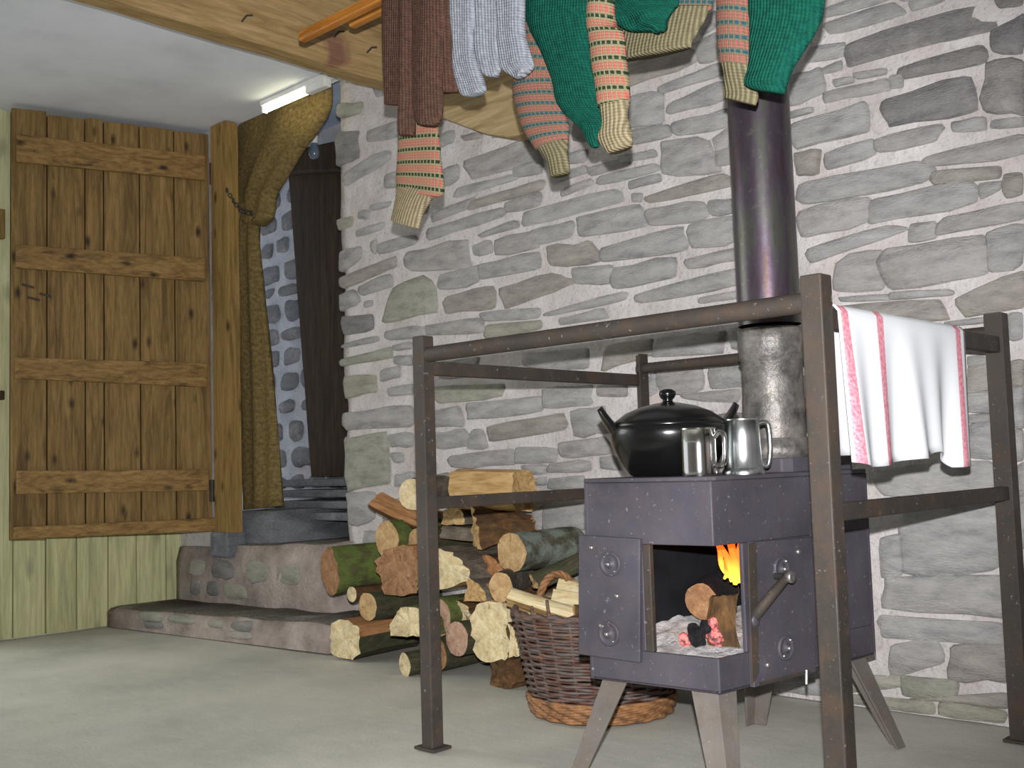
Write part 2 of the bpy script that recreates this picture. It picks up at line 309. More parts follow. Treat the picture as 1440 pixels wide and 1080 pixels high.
class MB:
    def __init__(s): s.v = []; s.f = []
    def add(s, v, f):
        b = len(s.v); s.v += [tuple(map(float, p)) for p in v]; s.f += [tuple(i+b for i in q) for q in f]; return s
    def box(s, a, b):
        (x0, y0, z0), (x1, y1, z1) = a, b
        return s.add([(x0, y0, z0), (x1, y0, z0), (x1, y1, z0), (x0, y1, z0), (x0, y0, z1), (x1, y0, z1), (x1, y1, z1), (x0, y1, z1)],
                     [(0, 3, 2, 1), (4, 5, 6, 7), (0, 1, 5, 4), (1, 2, 6, 5), (2, 3, 7, 6), (3, 0, 4, 7)])
    def prism(s, poly, d):
        n = len(poly); d = np.array(d); P = [np.array(p) for p in poly]
        return s.add([tuple(p) for p in P]+[tuple(p+d) for p in P], [tuple(range(n))[::-1], tuple(range(n, 2*n))]+[(i, (i+1) % n, n+(i+1) % n, n+i) for i in range(n)])
    def wallseg(s, p, q, z0, z1, n, th):   # vertical slab from plan point p to q, thickness th along -n
        p = np.array(p); q = np.array(q); n = np.array(n)
        return s.prism([(*p, z0), (*q, z0), (*q, z1), (*p, z1)], (-n[0]*th, -n[1]*th, 0))
    def tube(s, pts, r, seg=10, cap=True):
        pts = [np.array(p, float) for p in pts]; rr = r if hasattr(r, '__len__') else [r]*len(pts)
        rings = []; u = None
        for i, p in enumerate(pts):
            a = pts[min(i+1, len(pts)-1)]-pts[max(i-1, 0)]; a /= (np.linalg.norm(a)+1e-9)
            if u is None:
                u = np.cross(a, (0, 0, 1)) if abs(a[2]) < .9 else np.cross(a, (1, 0, 0))
            u = u-a*(u@a); u /= (np.linalg.norm(u)+1e-9); w = np.cross(a, u)
            rings.append([p+rr[i]*(math.cos(t)*u+math.sin(t)*w) for t in np.linspace(0, 2*math.pi, seg, endpoint=False)])
        v = [q for rg in rings for q in rg]; f = []
        for i in range(len(rings)-1):
            for j in range(seg): f.append((i*seg+j, i*seg+(j+1) % seg, (i+1)*seg+(j+1) % seg, (i+1)*seg+j))
        if cap: f += [tuple(range(seg))[::-1], tuple(range((len(rings)-1)*seg, len(rings)*seg))]
        return s.add(v, f)
    def lathe(s, prof, c, seg=32, ax=(0, 0, 1), sx=1., sy=1., rot=0):   # prof [(r,h)]
        ax = np.array(ax, float); ax /= np.linalg.norm(ax)
        u = np.cross(ax, (0, 0, 1)) if abs(ax[2]) < .9 else np.array((1., 0, 0)); u /= np.linalg.norm(u); w = np.cross(ax, u)
        u, w = math.cos(rot)*u+math.sin(rot)*w, -math.sin(rot)*u+math.cos(rot)*w
        v = [np.array(c)+ax*h+r*(sx*math.cos(t)*u+sy*math.sin(t)*w) for r, h in prof for t in np.linspace(0, 2*math.pi, seg, endpoint=False)]
        f = [(i*seg+j, i*seg+(j+1) % seg, (i+1)*seg+(j+1) % seg, (i+1)*seg+j) for i in range(len(prof)-1) for j in range(seg)]
        return s.add(v, f)
    def build(s, name, mat, parent=None, smooth=False, bevel=0, loc=None):
        o = mk(name, s.v, s.f, mat, parent, smooth, loc=loc)
        if bevel:
            b = o.modifiers.new('bevel', 'BEVEL'); b.width = bevel; b.segments = 2; b.limit_method = 'ANGLE'
        return o
def autosmooth(o, ang=40):
    me = o.data
    for p_ in me.polygons: p_.use_smooth = True
    bm = bmesh.new(); bm.from_mesh(me)
    for e in bm.edges:
        if len(e.link_faces) == 2 and e.calc_face_angle() > math.radians(ang): e.smooth = False
    bm.to_mesh(me); bm.free(); return o
def nz(x, y, z=0.): return mnoise.noise(Vector((x, y, z)))

# ------------------------------------------------------------------ floor, ceiling, beam, planks
WY = 2.785          # face of the mortar on the long stone wall
nx, ny = 60, 50
xs = np.linspace(-5.3, 1.6, nx); ys = np.linspace(-1.6, 3.0, ny)
v = [(x, y, .004*nz(x*1.3, y*1.3)+.0015*nz(x*5, y*5)-.004) for y in ys for x in xs]
struct(mk('floor', v, [(j*nx+i, j*nx+i+1, (j+1)*nx+i+1, (j+1)*nx+i) for j in range(ny-1) for i in range(nx-1)], 'concrete', smooth=True), 'pale grey concrete floor')
struct(MB().box((-5.2, -1.6, 2.3), (-3.2, 2.74, 2.36)).build('ceiling', 'plaster'), 'flat white plaster ceiling panel on the left')
struct(MB().box((-3.2, -1.8, 2.75), (1.7, 3.25, 2.82)).build('ceiling_upper_added', 'plaster'), 'unseen higher ceiling above the stove, added to shut out sky light')  # out of view, added so less sky light falls from above
struct(MB().box((1.6, -1.8, 0), (1.7, 3.25, 2.75)).build('wall_right_added', 'mortar'), 'unseen plain wall on the right, added to hold back ambient light')  # unseen, added to keep ambient light off the stone wall
struct(MB().box((-4.9, -1.9, 0), (1.7, -1.8, 2.75)).build('wall_front_added', 'mortar'), 'unseen plain wall behind the viewer, added to cut ambient light')  # added behind the camera to reduce ambient light from there
# beam: squared timber with a wavy worn lower arris
b = MB(); Ys = np.linspace(-1.6, 2.80, 23); sec = []
for i, y in enumerate(Ys):
    w = .010*nz(y*2.1, 3.3)
    sec.append([(-3.29+w*.5, y, 2.18+w), (-3.20+w, y, 2.175+w), (-3.165+.012*nz(y*3, 7), y, 2.20+w), (-3.16, y, 2.62), (-3.29, y, 2.62)])
v = [q for s_ in sec for q in s_]; fcs = [(i*5+j, i*5+(j+1) % 5, (i+1)*5+(j+1) % 5, (i+1)*5+j) for i in range(22) for j in range(5)]+[(0, 1, 2, 3, 4), tuple(range(110, 115))]
mt_ = M['beam']; tt = NT.__new__(NT); tt.m = mt_; tt.t = mt_.node_tree; tt.n = tt.t.nodes; tt.b = tt.n['Principled BSDF']
sp = onx(478, 76, -3.163); vd = tt.new('ShaderNodeVectorMath'); vd.operation = 'DISTANCE'; tt.link(tt.coord('obj'), vd.inputs[0]); vd.inputs[1].default_value = tuple(sp)
dsn = tt.math('ADD', vd.outputs['Value'], tt.math('MULTIPLY', tt.noise(tt.coord('obj'), 14, 4), .16))
old = tt.b.inputs['Base Color'].links[0].from_socket
tt.col(tt.mix(tt.math('MULTIPLY', tt.ramp(dsn, [(.11, (1, 1, 1, 1)), (.17, (0, 0, 0, 1))]), .7), old, (112, 62, 66)))
beam = mk('ceiling_beam', v, fcs, 'beam'); struct(beam, 'heavy pale timber ceiling beam with purple stain'); tag(beam, 'heavy pale timber beam crossing below the ceiling to the stone wall', 'beam')
for px, py in ((752/3.13+100, 30), (470, 52), (516, 74)):
    q = onx(px, py, -3.163); b = MB().tube([q, q+np.array((.03, 0, .012)), q+np.array((.035, .02, .016))], .0035, 6); b.build('nail', 'iron', beam)
# plank wall
PX = -4.83
pl = empty('wall_left', (PX, 1.2, 0)); struct(pl, 'wall of pale green-tinted vertical planks')
edges = sorted([onx(x, 800, PX)[1] for x in (18.5, 64.7, 108, 152.5, 192.5, 234)]); stepw = .135
edges = [edges[0]-stepw*i for i in range(3, 0, -1)]+edges+[2.75]
for i in range(len(edges)-1):
    MB().box((PX-.025, edges[i]+.003, 0), (PX+random.uniform(-.002, .002), edges[i+1]-.003, 2.3)).build('plank', 'plank', pl, bevel=.003, loc=(PX, edges[i], 0))
MB().box((PX-.03, edges[0], 0), (PX-.024, 2.75, 2.3)).build('backing', 'oldwood', pl)
for z0 in (1.72, 1.02): MB().box((PX, edges[0], z0), (PX+.03, 1.86, z0+.13 if z0 > 1.5 else z0+.04)).build('rail', 'oldwood' if z0 < 1.5 else 'post', pl, bevel=.004)

# ------------------------------------------------------------------ stones
def chaikin(P, r):
    out = []
    for i in range(len(P)):
        a, b_ = np.array(P[i]), np.array(P[(i+1) % len(P)]); out += [a*(1-r)+b_*r, a*r+b_*(1-r)]
    return out
def stone_geo(poly, proud, rnd, seed, base):
    """poly: (u,v) outline on a plane; returns verts (u,v,depth outwards) and faces"""
    P = chaikin(chaikin(poly, rnd), .27); c = np.mean(P, axis=0); sz = math.sqrt(abs(area(P)))
    Q = []
    for p_ in P:
        d = p_-c; L = np.linalg.norm(d)+1e-9; Q.append(c+d*(1+.13*sz/L*nz(p_[0]*20, p_[1]*20, seed)+.05*nz(p_[0]*60, p_[1]*60, seed)))
    n = len(Q); tilt = (random.uniform(-.03, .03), random.uniform(-.05, .05))
    v = [(q[0], q[1], base) for q in Q]
    k1 = [c+(q-c)*.965 for q in Q]; k2 = [c+(q-c)*.84 for q in Q]
    def dep(q, a): return a+tilt[0]*(q[0]-c[0])+tilt[1]*(q[1]-c[1])+.006*nz(q[0]*16, q[1]*16, seed+3)
    v += [(q[0], q[1], dep(q, proud*.45)) for q in k1]+[(q[0], q[1], dep(q, proud)) for q in k2]+[(c[0], c[1], dep(c, proud*1.1))]
    f = []
    for r_ in range(2): f += [(r_*n+i, r_*n+(i+1) % n, (r_+1)*n+(i+1) % n, (r_+1)*n+i) for i in range(n)]
    f += [(2*n+i, 2*n+(i+1) % n, 3*n) for i in range(n)]
    return v, f
def area(P): return .5*sum(P[i][0]*P[(i+1) % len(P)][1]-P[(i+1) % len(P)][0]*P[i][1] for i in range(len(P)))
def inpoly(q, P):
    c = False; j = len(P)-1
    for i in range(len(P)):
        if (P[i][1] > q[1]) != (P[j][1] > q[1]) and q[0] < (P[j][0]-P[i][0])*(q[1]-P[i][1])/(P[j][1]-P[i][1])+P[i][0]: c = not c
        j = i
    return c
# every stone of the wall that could be picked out, quad corners (tl,tr,br,bl) measured in enlarged views: (x0,y0,scale)
CROPS = {
 'A': (460, 110, .20833, '65 375 215 370 215 540 80 590d|280 360 480 290 480 400 285 430|105 650 400 480 430 560 130 730|70 180 240 160 230 240 80 270g|230 900 290 890 285 950 215 950|310 860 430 830 420 870 305 895|200 1030 390 970 380 1020 210 1075|80 960 180 930 180 1000 80 1030g|410 660 475 630 475 740 400 740|945 560 1340 410 1430 560 990 680|1260 610 1440 550 1440 640 1270 670|880 740 1250 650 1260 690 870 820|990 830 1440 690 1440 760 980 890w|1200 840 1440 760 1440 860 1210 910|720 910 1000 800 1010 870 720 970|700 1010 1175 872 1195 940 705 1095|1020 1060 1270 960 1290 1010 1050 1080|760 390 860 350 850 440 760 470|910 390 1040 370 1060 400 930 430w|780 610 890 580 900 690 790 730'),
 'B': (460, 320, .20833, '345 110 590 50 600 110 360 185|300 100 340 80 335 180 305 160|95 170 230 130 230 210 95 300|75 345 460 195 465 265 80 420w|225 400 430 300 450 400 240 460|75 460 200 420 220 500 80 570|540 170 950 75 960 270 545 300|980 120 1110 80 1130 170 990 195|1140 80 1440 10 1440 140 1150 190|770 320 1030 250 1020 380 760 415|1035 250 1440 160 1440 280 1040 350|470 400 720 330 750 560 370 650g|790 470 1110 390 1130 550 800 580w|1180 408 1512 307 1670 375 1210 547w|265 500 315 490 310 530 260 540|95 600 300 590 310 690 120 730d|400 700 650 660 660 740 410 760|670 660 1040 610 1060 710 680 730|105 790 330 730 340 770 110 815|450 800 560 770 560 820 460 830|110 890 420 810 430 880 110 935g|370 960 490 930 490 1010 370 1040|455 870 565 860 565 930 460 920|105 1000 330 1000 330 1110 130 1150g|1050 575 1440 540 1440 615 1080 635|1085 660 1440 622 1440 690 1090 750g'),
 'C': (460, 540, .20833, '420 30 570 0 575 70 430 80|110 200 560 140 570 290 110 310|120 380 400 340 430 680 140 720g|415 340 580 330 580 420 440 425|430 470 515 460 520 530 460 530|475 610 590 590 590 680 470 690|145 740 320 730 330 900 160 960|705 190 890 150 920 290 700 290|730 330 940 300 970 420 720 430|970 310 1060 310 1100 430 960 430|955 130 1440 80 1440 190 970 240|720 20 1180 0 1180 90 760 130g|705 610 850 600 840 740 710 740d'),
 'F': (610, 560, .20833, '385 190 860 100 910 210 400 290w|935 90 1150 50 1170 230 955 260|840 300 1160 260 1170 380 850 400|120 390 540 340 560 450 130 470|570 330 830 340 820 430 560 440|790 440 1050 420 1060 490 790 500|600 455 760 450 760 510 630 515|640 550 760 530 750 590 640 590|780 540 1020 520 1020 620 780 610|740 0 1060 0 1060 50 745 70|760 720 1020 700 1020 880 760 910|580 740 740 720 740 900 600 910|1130 400 1210 390 1250 480 1130 480'),
 'D': (740, 160, .20833, '930 200 1240 165 1290 380 925 410|1280 250 1390 230 1390 330 1290 360|1250 170 1380 90 1380 205 1290 265|800 560 1300 410 1380 490 830 610w|720 540 790 540 785 600 720 600|820 650 1210 580 1220 720 830 760|1240 590 1400 570 1410 680 1250 690|350 700 740 620 820 760 370 830|0 660 600 510 640 600 0 760|0 560 180 510 190 580 0 630|240 520 440 430 460 480 250 560|490 420 870 330 900 390 490 490|700 460 890 410 910 460 710 510|420 370 680 300 700 350 460 420|640 290 860 240 890 290 650 340|270 270 410 240 410 320 290 340|0 800 320 720 310 840 0 900|150 900 420 860 510 1000 170 1030w|530 900 1040 760 1080 930 530 1000|1110 750 1420 690 1430 860 1120 910|1080 980 1440 900 1440 990 1100 1050|0 930 90 930 100 1080 0 1080|330 1050 580 1020 570 1150 340 1150|0 340 150 290 170 400 0 420|170 420 400 350 410 400 180 480'),
 'E': (740, 370, .22917, '690 190 1320 20 1330 130 700 250|1070 210 1340 160 1345 210 1070 250|130 300 610 170 600 230 140 330|540 30 910 -40 900 90 540 160|210 340 460 280 490 340 220 380|30 290 130 290 130 340 30 340|0 560 380 520 370 650 0 640|500 500 770 470 780 560 480 660w|790 460 1200 420 1200 550 780 580|1240 400 1360 390 1360 530 1260 530|810 670 1070 640 1090 790 820 800|1130 640 1370 610 1370 750 1140 770|100 770 400 750 390 870 110 890|440 750 620 750 620 820 440 820|760 690 800 670 810 800 760 820|950 810 1300 770 1300 860 1000 840|0 850 90 840 90 900 0 900'),
 'G': (860, 0, .20833, '100 450 560 330 590 420 110 590w|330 590 720 430 750 510 340 640|120 650 350 630 350 830 130 870|400 700 740 550 770 680 400 770|420 830 780 730 780 860 430 920|130 880 390 840 400 920 150 980|550 300 700 230 710 400 600 430|590 170 700 70 705 190 600 240'),
 'H': (1110, 0, .22917, '210 140 640 20 720 90 230 230|740 20 950 -30 950 10 760 75|375 270 1250 0 1275 180 380 410d|140 290 350 255 360 340 100 390|190 430 320 370 330 430 200 460|0 470 190 420 210 570 0 650|680 420 1200 265 1220 390 690 490d|400 450 600 420 600 460 420 490|265 490 400 470 400 510 280 540|220 570 600 480 620 560 230 630|570 620 1110 460 1140 690 600 770d|1200 390 1440 370 1440 700 1200 690d|1250 200 1440 90 1440 340 1260 310d|1260 -20 1440 -40 1440 40 1290 60d|20 760 450 640 500 810 40 910|1000 750 1200 720 1210 800 1000 810|1250 740 1440 720 1440 780 1240 790|530 860 930 760 900 870 540 940|230 940 510 850 530 950 230 1040|30 940 180 925 180 1060 40 1090w|850 960 1440 820 1440 960 850 1020|10 690 140 660 140 690 10 730|620 470 700 460 700 540 630 550|960 -120 1250 -180 1250 -20 970 -10d|560 -60 930 -130 940 -50 700 10|200 60 600 -60 620 0 220 120'),
 'I': (1110, 230, .22917, '60 120 820 -20 850 110 70 260|60 280 480 220 490 370 80 460|520 220 1110 110 1160 240 500 370|870 50 1290 20 1290 90 900 130w|1160 120 1310 110 1300 160 1180 220|1310 60 1440 50 1440 200 1330 210w|960 330 1440 230 1440 340 910 440|740 370 900 350 900 460 740 480|130 520 600 380 730 410 150 610|290 600 580 530 580 780 280 780|590 530 1200 440 1220 690 620 770|1220 440 1440 380 1440 630 1230 670|1030 830 1440 660 1440 890 1080 950w|620 790 980 770 990 810 620 840|330 880 900 840 970 960 340 1000w|310 820 600 800 610 840 330 850|960 970 1220 940 1220 980 980 1000|1345 920 1440 910 1440 1080 1345 1080'),
 'J': (1200, 440, .16667, '970 370 1160 345 1160 430 980 450|970 460 1170 430 1170 650 970 670w|970 690 1180 670 1185 830 975 840|975 860 1190 850 1190 920 975 930|975 940 1195 935 1195 1220 975 1230|1320 410 1440 400 1440 620 1330 630w|1340 650 1440 640 1440 970 1350 960|1355 980 1440 975 1440 1240 1360 1240'),
 'K': (1200, 620, .16667, '230 240 1210 160 1220 430 230 460|240 820 410 800 420 1140 240 1140|410 540 1240 520 1250 1104 430 1120|1390 200 1470 190 1470 440 1390 450|1400 480 1470 480 1470 900 1400 900'),
 'L': (1180, 790, .23615, '275 95 985 85 985 330 285 275|265 320 985 360 985 500 270 450|315 490 590 470 620 600 315 690|670 500 990 490 1000 715 665 700w|380 680 700 700 700 810 380 800g|420 815 1000 775 1000 880 640 830w|60 670 370 680 370 740 60 780g|60 790 540 830 550 935 60 870g|600 830 990 890 980 965 590 935g'),
}
wall = MB()
zs = np.linspace(0, 2.75, 60); xs_ = np.linspace(-3.63, .9, 110)
vv = []
for z in zs:
    for i, x in enumerate(xs_):
        e = .03*nz(z*5, 2.2) if i == 0 else 0
        vv.append((x+e, WY+.010*nz(x*3, z*3)+.005*nz(x*14, z*14), z))
ff = [(j*110+i, j*110+i+1, (j+1)*110+i+1, (j+1)*110+i) for j in range(59) for i in range(109)]
nb = len(vv); vv += [(-3.63, 3.25, 0), (.9, 3.25, 0), (.9, 3.25, 2.75), (-3.63, 3.25, 2.75)]
left = [j*110 for j in range(60)]; right = [j*110+109 for j in range(60)]
ff += [tuple(left[::-1])+(nb, nb+3)[:0]+(nb, nb+3), tuple(right)+(nb+2, nb+1), (nb, nb+1, nb+2, nb+3)]
ff += [tuple(range(59*110, 60*110))+(nb+2, nb+3)]
wb = mk('wall_back', vv, ff, 'mortar', smooth=True); struct(wb, 'long wall of grey rubble stone in pale mortar')
polys = []
for k, (x0, y0, sc, txt) in CROPS.items():
    for it in txt.split('|'):
        kind = {'d': 'stone_dark', 'g': 'stone_green', 'w': 'stone_warm'}.get(it[-1], 'stone')
        n = [float(q) for q in it.rstrip('dgw').split()]
        P = []
        for i in range(0, 8, 2):
            q = ony(x0+n[i]*sc, y0+n[i+1]*sc, WY); P.append(np.array((q[0], q[2])))
        if area(P) < 0: P = P[::-1]
        c = np.mean(P, axis=0); P = [c+(p_-c)*1.13 for p_ in P]
        c_in = any(inpoly(c, Q) for Q, _ in polys)
        if c_in: continue
        P = [np.array((max(p_[0], -3.66), max(p_[1], .004))) for p_ in P]
        polys.append((P, kind))
ntr = len(polys)
z = .02
while z < 2.68:                     # the rest of the wall, where hidden things or the frame's edge leave gaps
    h_ = random.uniform(.065, .115); x = -3.6+random.uniform(0, .1)
    while x < .85:
        w_ = random.uniform(.12, .34); j = lambda a: random.uniform(-a, a)
        P = [np.array(q) for q in ((x+j(.012), z+j(.01)), (x+w_+j(.012), z+j(.01)), (x+w_+j(.012), z+h_+j(.01)), (x+j(.012), z+h_+j(.01)))]
        test = [(x+w_*a, z+h_*b_) for a in (0, .2, .4, .6, .8, 1) for b_ in (0, .5, 1)]
        if not any(inpoly(t_, Q) for t_ in test for Q, _ in polys[:ntr] if abs(Q[0][0]-t_[0]) < .8) and not any(x-.02 < q[0] < x+w_+.02 and z-.02 < q[1] < z+h_+.02 for Q, _ in polys[:ntr] for q in Q):
            polys.append((P, random.choice(['stone', 'stone', 'stone', 'stone_warm', 'stone_dark'])))
            x += w_+random.uniform(.015, .03)
        else: x += .05
    z += h_+random.uniform(.012, .022)
def seen(P):
    c = np.mean(P, axis=0); x, y, d = pj((c[0], WY, c[1])); return abs(area(P))/d**2*(1 if 0 < x < 1440 and 0 < y < 1080 else .01)
order = sorted(range(len(polys)), key=lambda i: -seen(polys[i][0]))
rest = MB()
for rank, i in enumerate(order):
    P, kind = polys[i]
    v, f = stone_geo(P, random.uniform(.009, .017), random.uniform(.07, .15), i*1.7, -.012)
    W = [(a, WY-d, b_) for a, b_, d in v]
    if rank < 290:
        c = np.mean(P, axis=0); mk('stone', W, f, kind, wb, True, loc=(c[0], WY, c[1]))
    else: rest.add(W, f)
if rest.v:
    o = rest.build('remaining_stones', 'stone', wb, True); o['kind'] = 'stuff'

# ------------------------------------------------------------------ steps, passage behind the doorway
def rough_block(name, x0, x1, y0a, y0b, y1, z0, za, zb, mat_top, mat_front, parent=None):
    """step with a straight front from (x0,y0a) to (x1,y0b), worn top edge; front and top as their own materials"""
    n = 26; v = []; fm = []
    for i in range(n):
        t_ = i/(n-1); x = x0+(x1-x0)*t_; yf = y0a+(y0b-y0a)*t_; zt = za+(zb-za)*t_+.012*nz(x*5, 1.1)
        prof = [(yf, z0), (yf+.012*nz(x*7, 2), z0+(zt-z0)*.35), (yf+.012*nz(x*7, 5), z0+(zt-z0)*.75), (yf+.02, zt-.005), (yf+.06, zt+.004*nz(x*9, 3)), (y1, zt), (y1, z0)]
        v += [(x, a, b_) for a, b_ in prof]
    f = []
    for i in range(n-1):
        for j in range(6):
            f.append((i*7+j, (i+1)*7+j, (i+1)*7+j+1, i*7+j+1)); fm.append(0 if j >= 3 else 1)
    f += [tuple(range(7)), tuple(range((n-1)*7, n*7))]; fm += [1, 1]
    return mk(name, v, f, None, parent, True, mats=[mat_top, mat_front], fm=fm)
st1 = rough_block('step_1', -4.82, -3.34, 2.32, 2.458, 2.80, 0, .085, .11, 'tread', 'step'); struct(st1, 'low stone step with worn earthy tread in front of the doorway'); st1.name = 'stone_step'
tag(st1, 'lower worn stone step in front of the doorway', 'step')
st2 = rough_block('stone_step', -4.82, -3.60, 2.665, 2.68, 3.3, .05, .335, .385, 'tread', 'step'); struct(st2); tag(st2, 'higher rendered stone step right below the doorway post', 'step')
sill = rough_block('door_sill', -4.56, -4.14, 2.74, 2.76, 3.3, .3, .50, .505, 'stone_pass', 'stone_pass'); struct(sill); tag(sill, 'stone sill coloured for bluish daylight under the sacking curtain', 'sill')
random.seed(21)
for parent, Y0, rows, yfun in ((st1, 2.4, ((.012, .045), (.05, .085)), lambda x: 2.32+(x+4.82)/1.48*.138), (st2, 2.67, ((.115, .19), (.2, .29)), lambda x: 2.668+(x+4.82)/1.22*.015)):
    for (za, zb) in rows:
        x = -4.7
        while x < (-3.55 if parent is st1 else -3.7):
            w_ = random.uniform(.1, .22)
            if random.random() < .62:
                P = [np.array(q) for q in ((x, za), (x+w_, za+random.uniform(-.008, .008)), (x+w_*.95, zb+random.uniform(-.012, .008)), (x+.01, zb))]
                vv_, ff_ = stone_geo(P, .008, .2, x*3, -.015)
                mk('stone', [(a, yfun(a)-d, b_) for a, b_, d in vv_], ff_, random.choice(['stone_dark', 'stone_warm', 'stone_green']), parent, True, loc=(x, yfun(x), za))
            x += w_+random.uniform(.02, .08)
PY = 3.32
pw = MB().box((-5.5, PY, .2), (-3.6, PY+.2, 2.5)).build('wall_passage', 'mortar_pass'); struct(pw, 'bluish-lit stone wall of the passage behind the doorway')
z = .36; cnt = 0
while z < 2.12:
    h_ = random.uniform(.04, .11); x = -5.05
    while x < -4.40:
        w_ = random.uniform(.09, .2); j = lambda a: random.uniform(-a, a)
        P = [np.array(q) for q in ((x+j(.015), z+j(.01)), (x+w_+j(.015), z+j(.01)), (x+w_+j(.02), z+h_+j(.012)), (x+j(.02), z+h_+j(.012)))]
        vv_, ff_ = stone_geo(P, .014, .2, x*5+z, -.015)
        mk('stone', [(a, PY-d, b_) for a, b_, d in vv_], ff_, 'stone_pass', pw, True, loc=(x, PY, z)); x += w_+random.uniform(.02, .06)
    z += h_+random.uniform(.02, .045)
struct(MB().box((-5.6, 2.74, 2.42), (-3.6, 3.6, 2.48)).build('ceiling_passage', 'plaster_bluelit'), 'pale passage ceiling coloured for blue daylight')
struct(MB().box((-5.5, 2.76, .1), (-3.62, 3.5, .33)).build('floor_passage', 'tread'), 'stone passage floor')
fill = MB().box((PX-.05, 2.70, .3), (-4.50, 2.80, 2.3)).build('wall_doorway', 'mortar'); struct(fill, 'narrow strip of wall between planks and door post')
# dark timber frame seen through the doorway
Yd = 3.24; a = ony(415, 240, Yd); b_ = ony(486, 675, Yd)
tp = MB(); n = 14
zz = np.linspace(.645, 2.2, n); Lx = [ony(415+25*(1-(q-.645)/1.55), 400, Yd)[0]+.008*nz(q*6, 1) for q in zz]
vv_ = []
for q, lx in zip(zz, Lx): vv_ += [(lx, Yd-.03, q), (lx+.48, Yd-.03, q), (lx+.48, Yd+.09, q), (lx, Yd+.09, q)]
ff_ = [(i*4+j, i*4+(j+1) % 4, (i+1)*4+(j+1) % 4, (i+1)*4+j) for i in range(n-1) for j in range(4)]+[(0, 1, 2, 3), tuple(range(4*n-4, 4*n))]
tag(struct(mk('trim_2', vv_, ff_, 'oldwood')), 'broad dark rough timber post seen through the doorway', 'post')
q0 = ony(412, 218, 3.18); q1 = ony(474, 262, 3.18)
tag(struct(MB().prism([(-4.62, 3.14, 2.19), (-4.0, 3.14, 2.08), (-4.0, 3.14, 2.24), (-4.62, 3.14, 2.30)], (0, .14, 0)).build('trim_3', 'oldwood', bevel=.012)), 'dark horizontal lintel timber above the dark post', 'lintel')
s = MB()
for i in range(4): s.box((-4.62+i*.05, 3.12-.05*i, .60-.05*i), (-3.7, 3.3, .635-.05*i))
tag(struct(s.build('slate_ledge', 'stone_pass', bevel=.008)), 'stack of thin slates coloured for bluish daylight under the dark timber post', 'ledge')
# door post (trim) and corbel
pa = ony(302, 748, 2.655)[0]; pb = ony(341, 748, 2.72)[0]
post = MB(); n = 16; vv_ = []
for q in np.linspace(.41, 2.295, n):
    w = .006*nz(q*4, 9); vv_ += [(pa+w, 2.655, q), (pb+w*.6, 2.655, q), (pb+w, 2.72, q), (pa, 2.72, q)]
dp = mk('trim_1', vv_, [(i*4+j, i*4+(j+1) % 4, (i+1)*4+(j+1) % 4, (i+1)*4+j) for i in range(n-1) for j in range(4)]+[(0, 1, 2, 3), tuple(range(4*n-4, 4*n))], 'post')
tag(struct(dp), 'yellowish knotty timber post the plank door hangs on', 'post')
MB().box((pa-.02, 2.64, .3), (pb, 2.74, .412)).build('pad_stone', 'stone_pass', dp, bevel=.01)
P = [ony(x, y, WY-.09) for x, y in ((600, 60), (600, 158), (640, 173), (680, 188), (712, 193), (737, 188), (733, 150), (727, 60))]
cb = MB().prism(P, (0, .084, 0)).build('timber_corbel', 'corbel', bevel=.008); tag(cb, 'pale sawn timber block set in the stone wall behind the grey socks', 'timber')

# ------------------------------------------------------------------ plank door
H = np.array((-4.50, 2.655)); Lf = np.array((-4.70, 1.84)); dd = (Lf-H)/np.linalg.norm(Lf-H); nrm = np.array((-dd[1], dd[0])); nrm = nrm if nrm[0] > 0 else -nrm
def on_door(x, y): return onpl(x, y, (*H, 0), np.array((*nrm, 0)))
door = empty('door_1', (*H, .41)); struct(door); tag(door, 'ledged door of knotty brown pine planks standing open', 'door')
pxs = [14.5, 66, 120, 146.5, 197.5, 246.5, 297]
def on_d_s(x): q = on_door(x, 475); return float((q[:2]-H)@dd)
def dpt(s_, off=0.): return H+dd*s_+nrm*off
for i in range(6):
    s0, s1 = on_d_s(pxs[i])-.0025, on_d_s(pxs[i+1])+.0025
    zt = 2.272+random.uniform(-.006, .006)
    b = MB(); o0 = .001*random.uniform(-1, 1)
    b.prism([(*dpt(s0, o0), .425), (*dpt(s1, o0), .42), (*dpt(s1, o0), zt), (*dpt(s0, o0), zt-.004)], (-nrm[0]*.025, -nrm[1]*.025, 0))
    b.build('plank', 'door', door, bevel=.003, loc=(*dpt(s0), .42))
b = MB(); b.prism([(*dpt(on_d_s(15), -.026), .425), (*dpt(on_d_s(297), -.026), .42), (*dpt(on_d_s(297), -.026), 2.26), (*dpt(on_d_s(15), -.026), 2.26)], (-nrm[0]*.006, -nrm[1]*.006, 0)); b.build('backing', 'oldwood', door)
for (yl0, yl1, yr0, yr1, xa, xb) in ((190, 229, 220, 255, 22, 287), (345, 378, 364, 397, 21, 287), (503, 533, 511, 545, 20, 290), (662, 695, 660, 690, 22, 292), (741, 758, 728, 747, 18, 301)):
    th_ = .022 if yl0 < 700 else .03
    Q = [on_door(x, y) for x, y in ((xa, yl0), (xb, yr0), (xb, yr1), (xa, yl1))]
    Q = [q+np.array((*nrm*.002, 0)) for q in Q]
    MB().prism(Q, (nrm[0]*th_, nrm[1]*th_, 0)).build('batten', 'batten', door, bevel=.005, loc=Q[0])
for (x, y) in ((38, 418), (55, 413), (30, 400)):
    q = on_door(x, y)+np.array((*nrm*.006, 0)); t2 = q+np.array((dd[0]*-.05, dd[1]*-.05, -.012)); MB().tube([q, t2], .005, 6).build('latch_bar', 'iron', door)
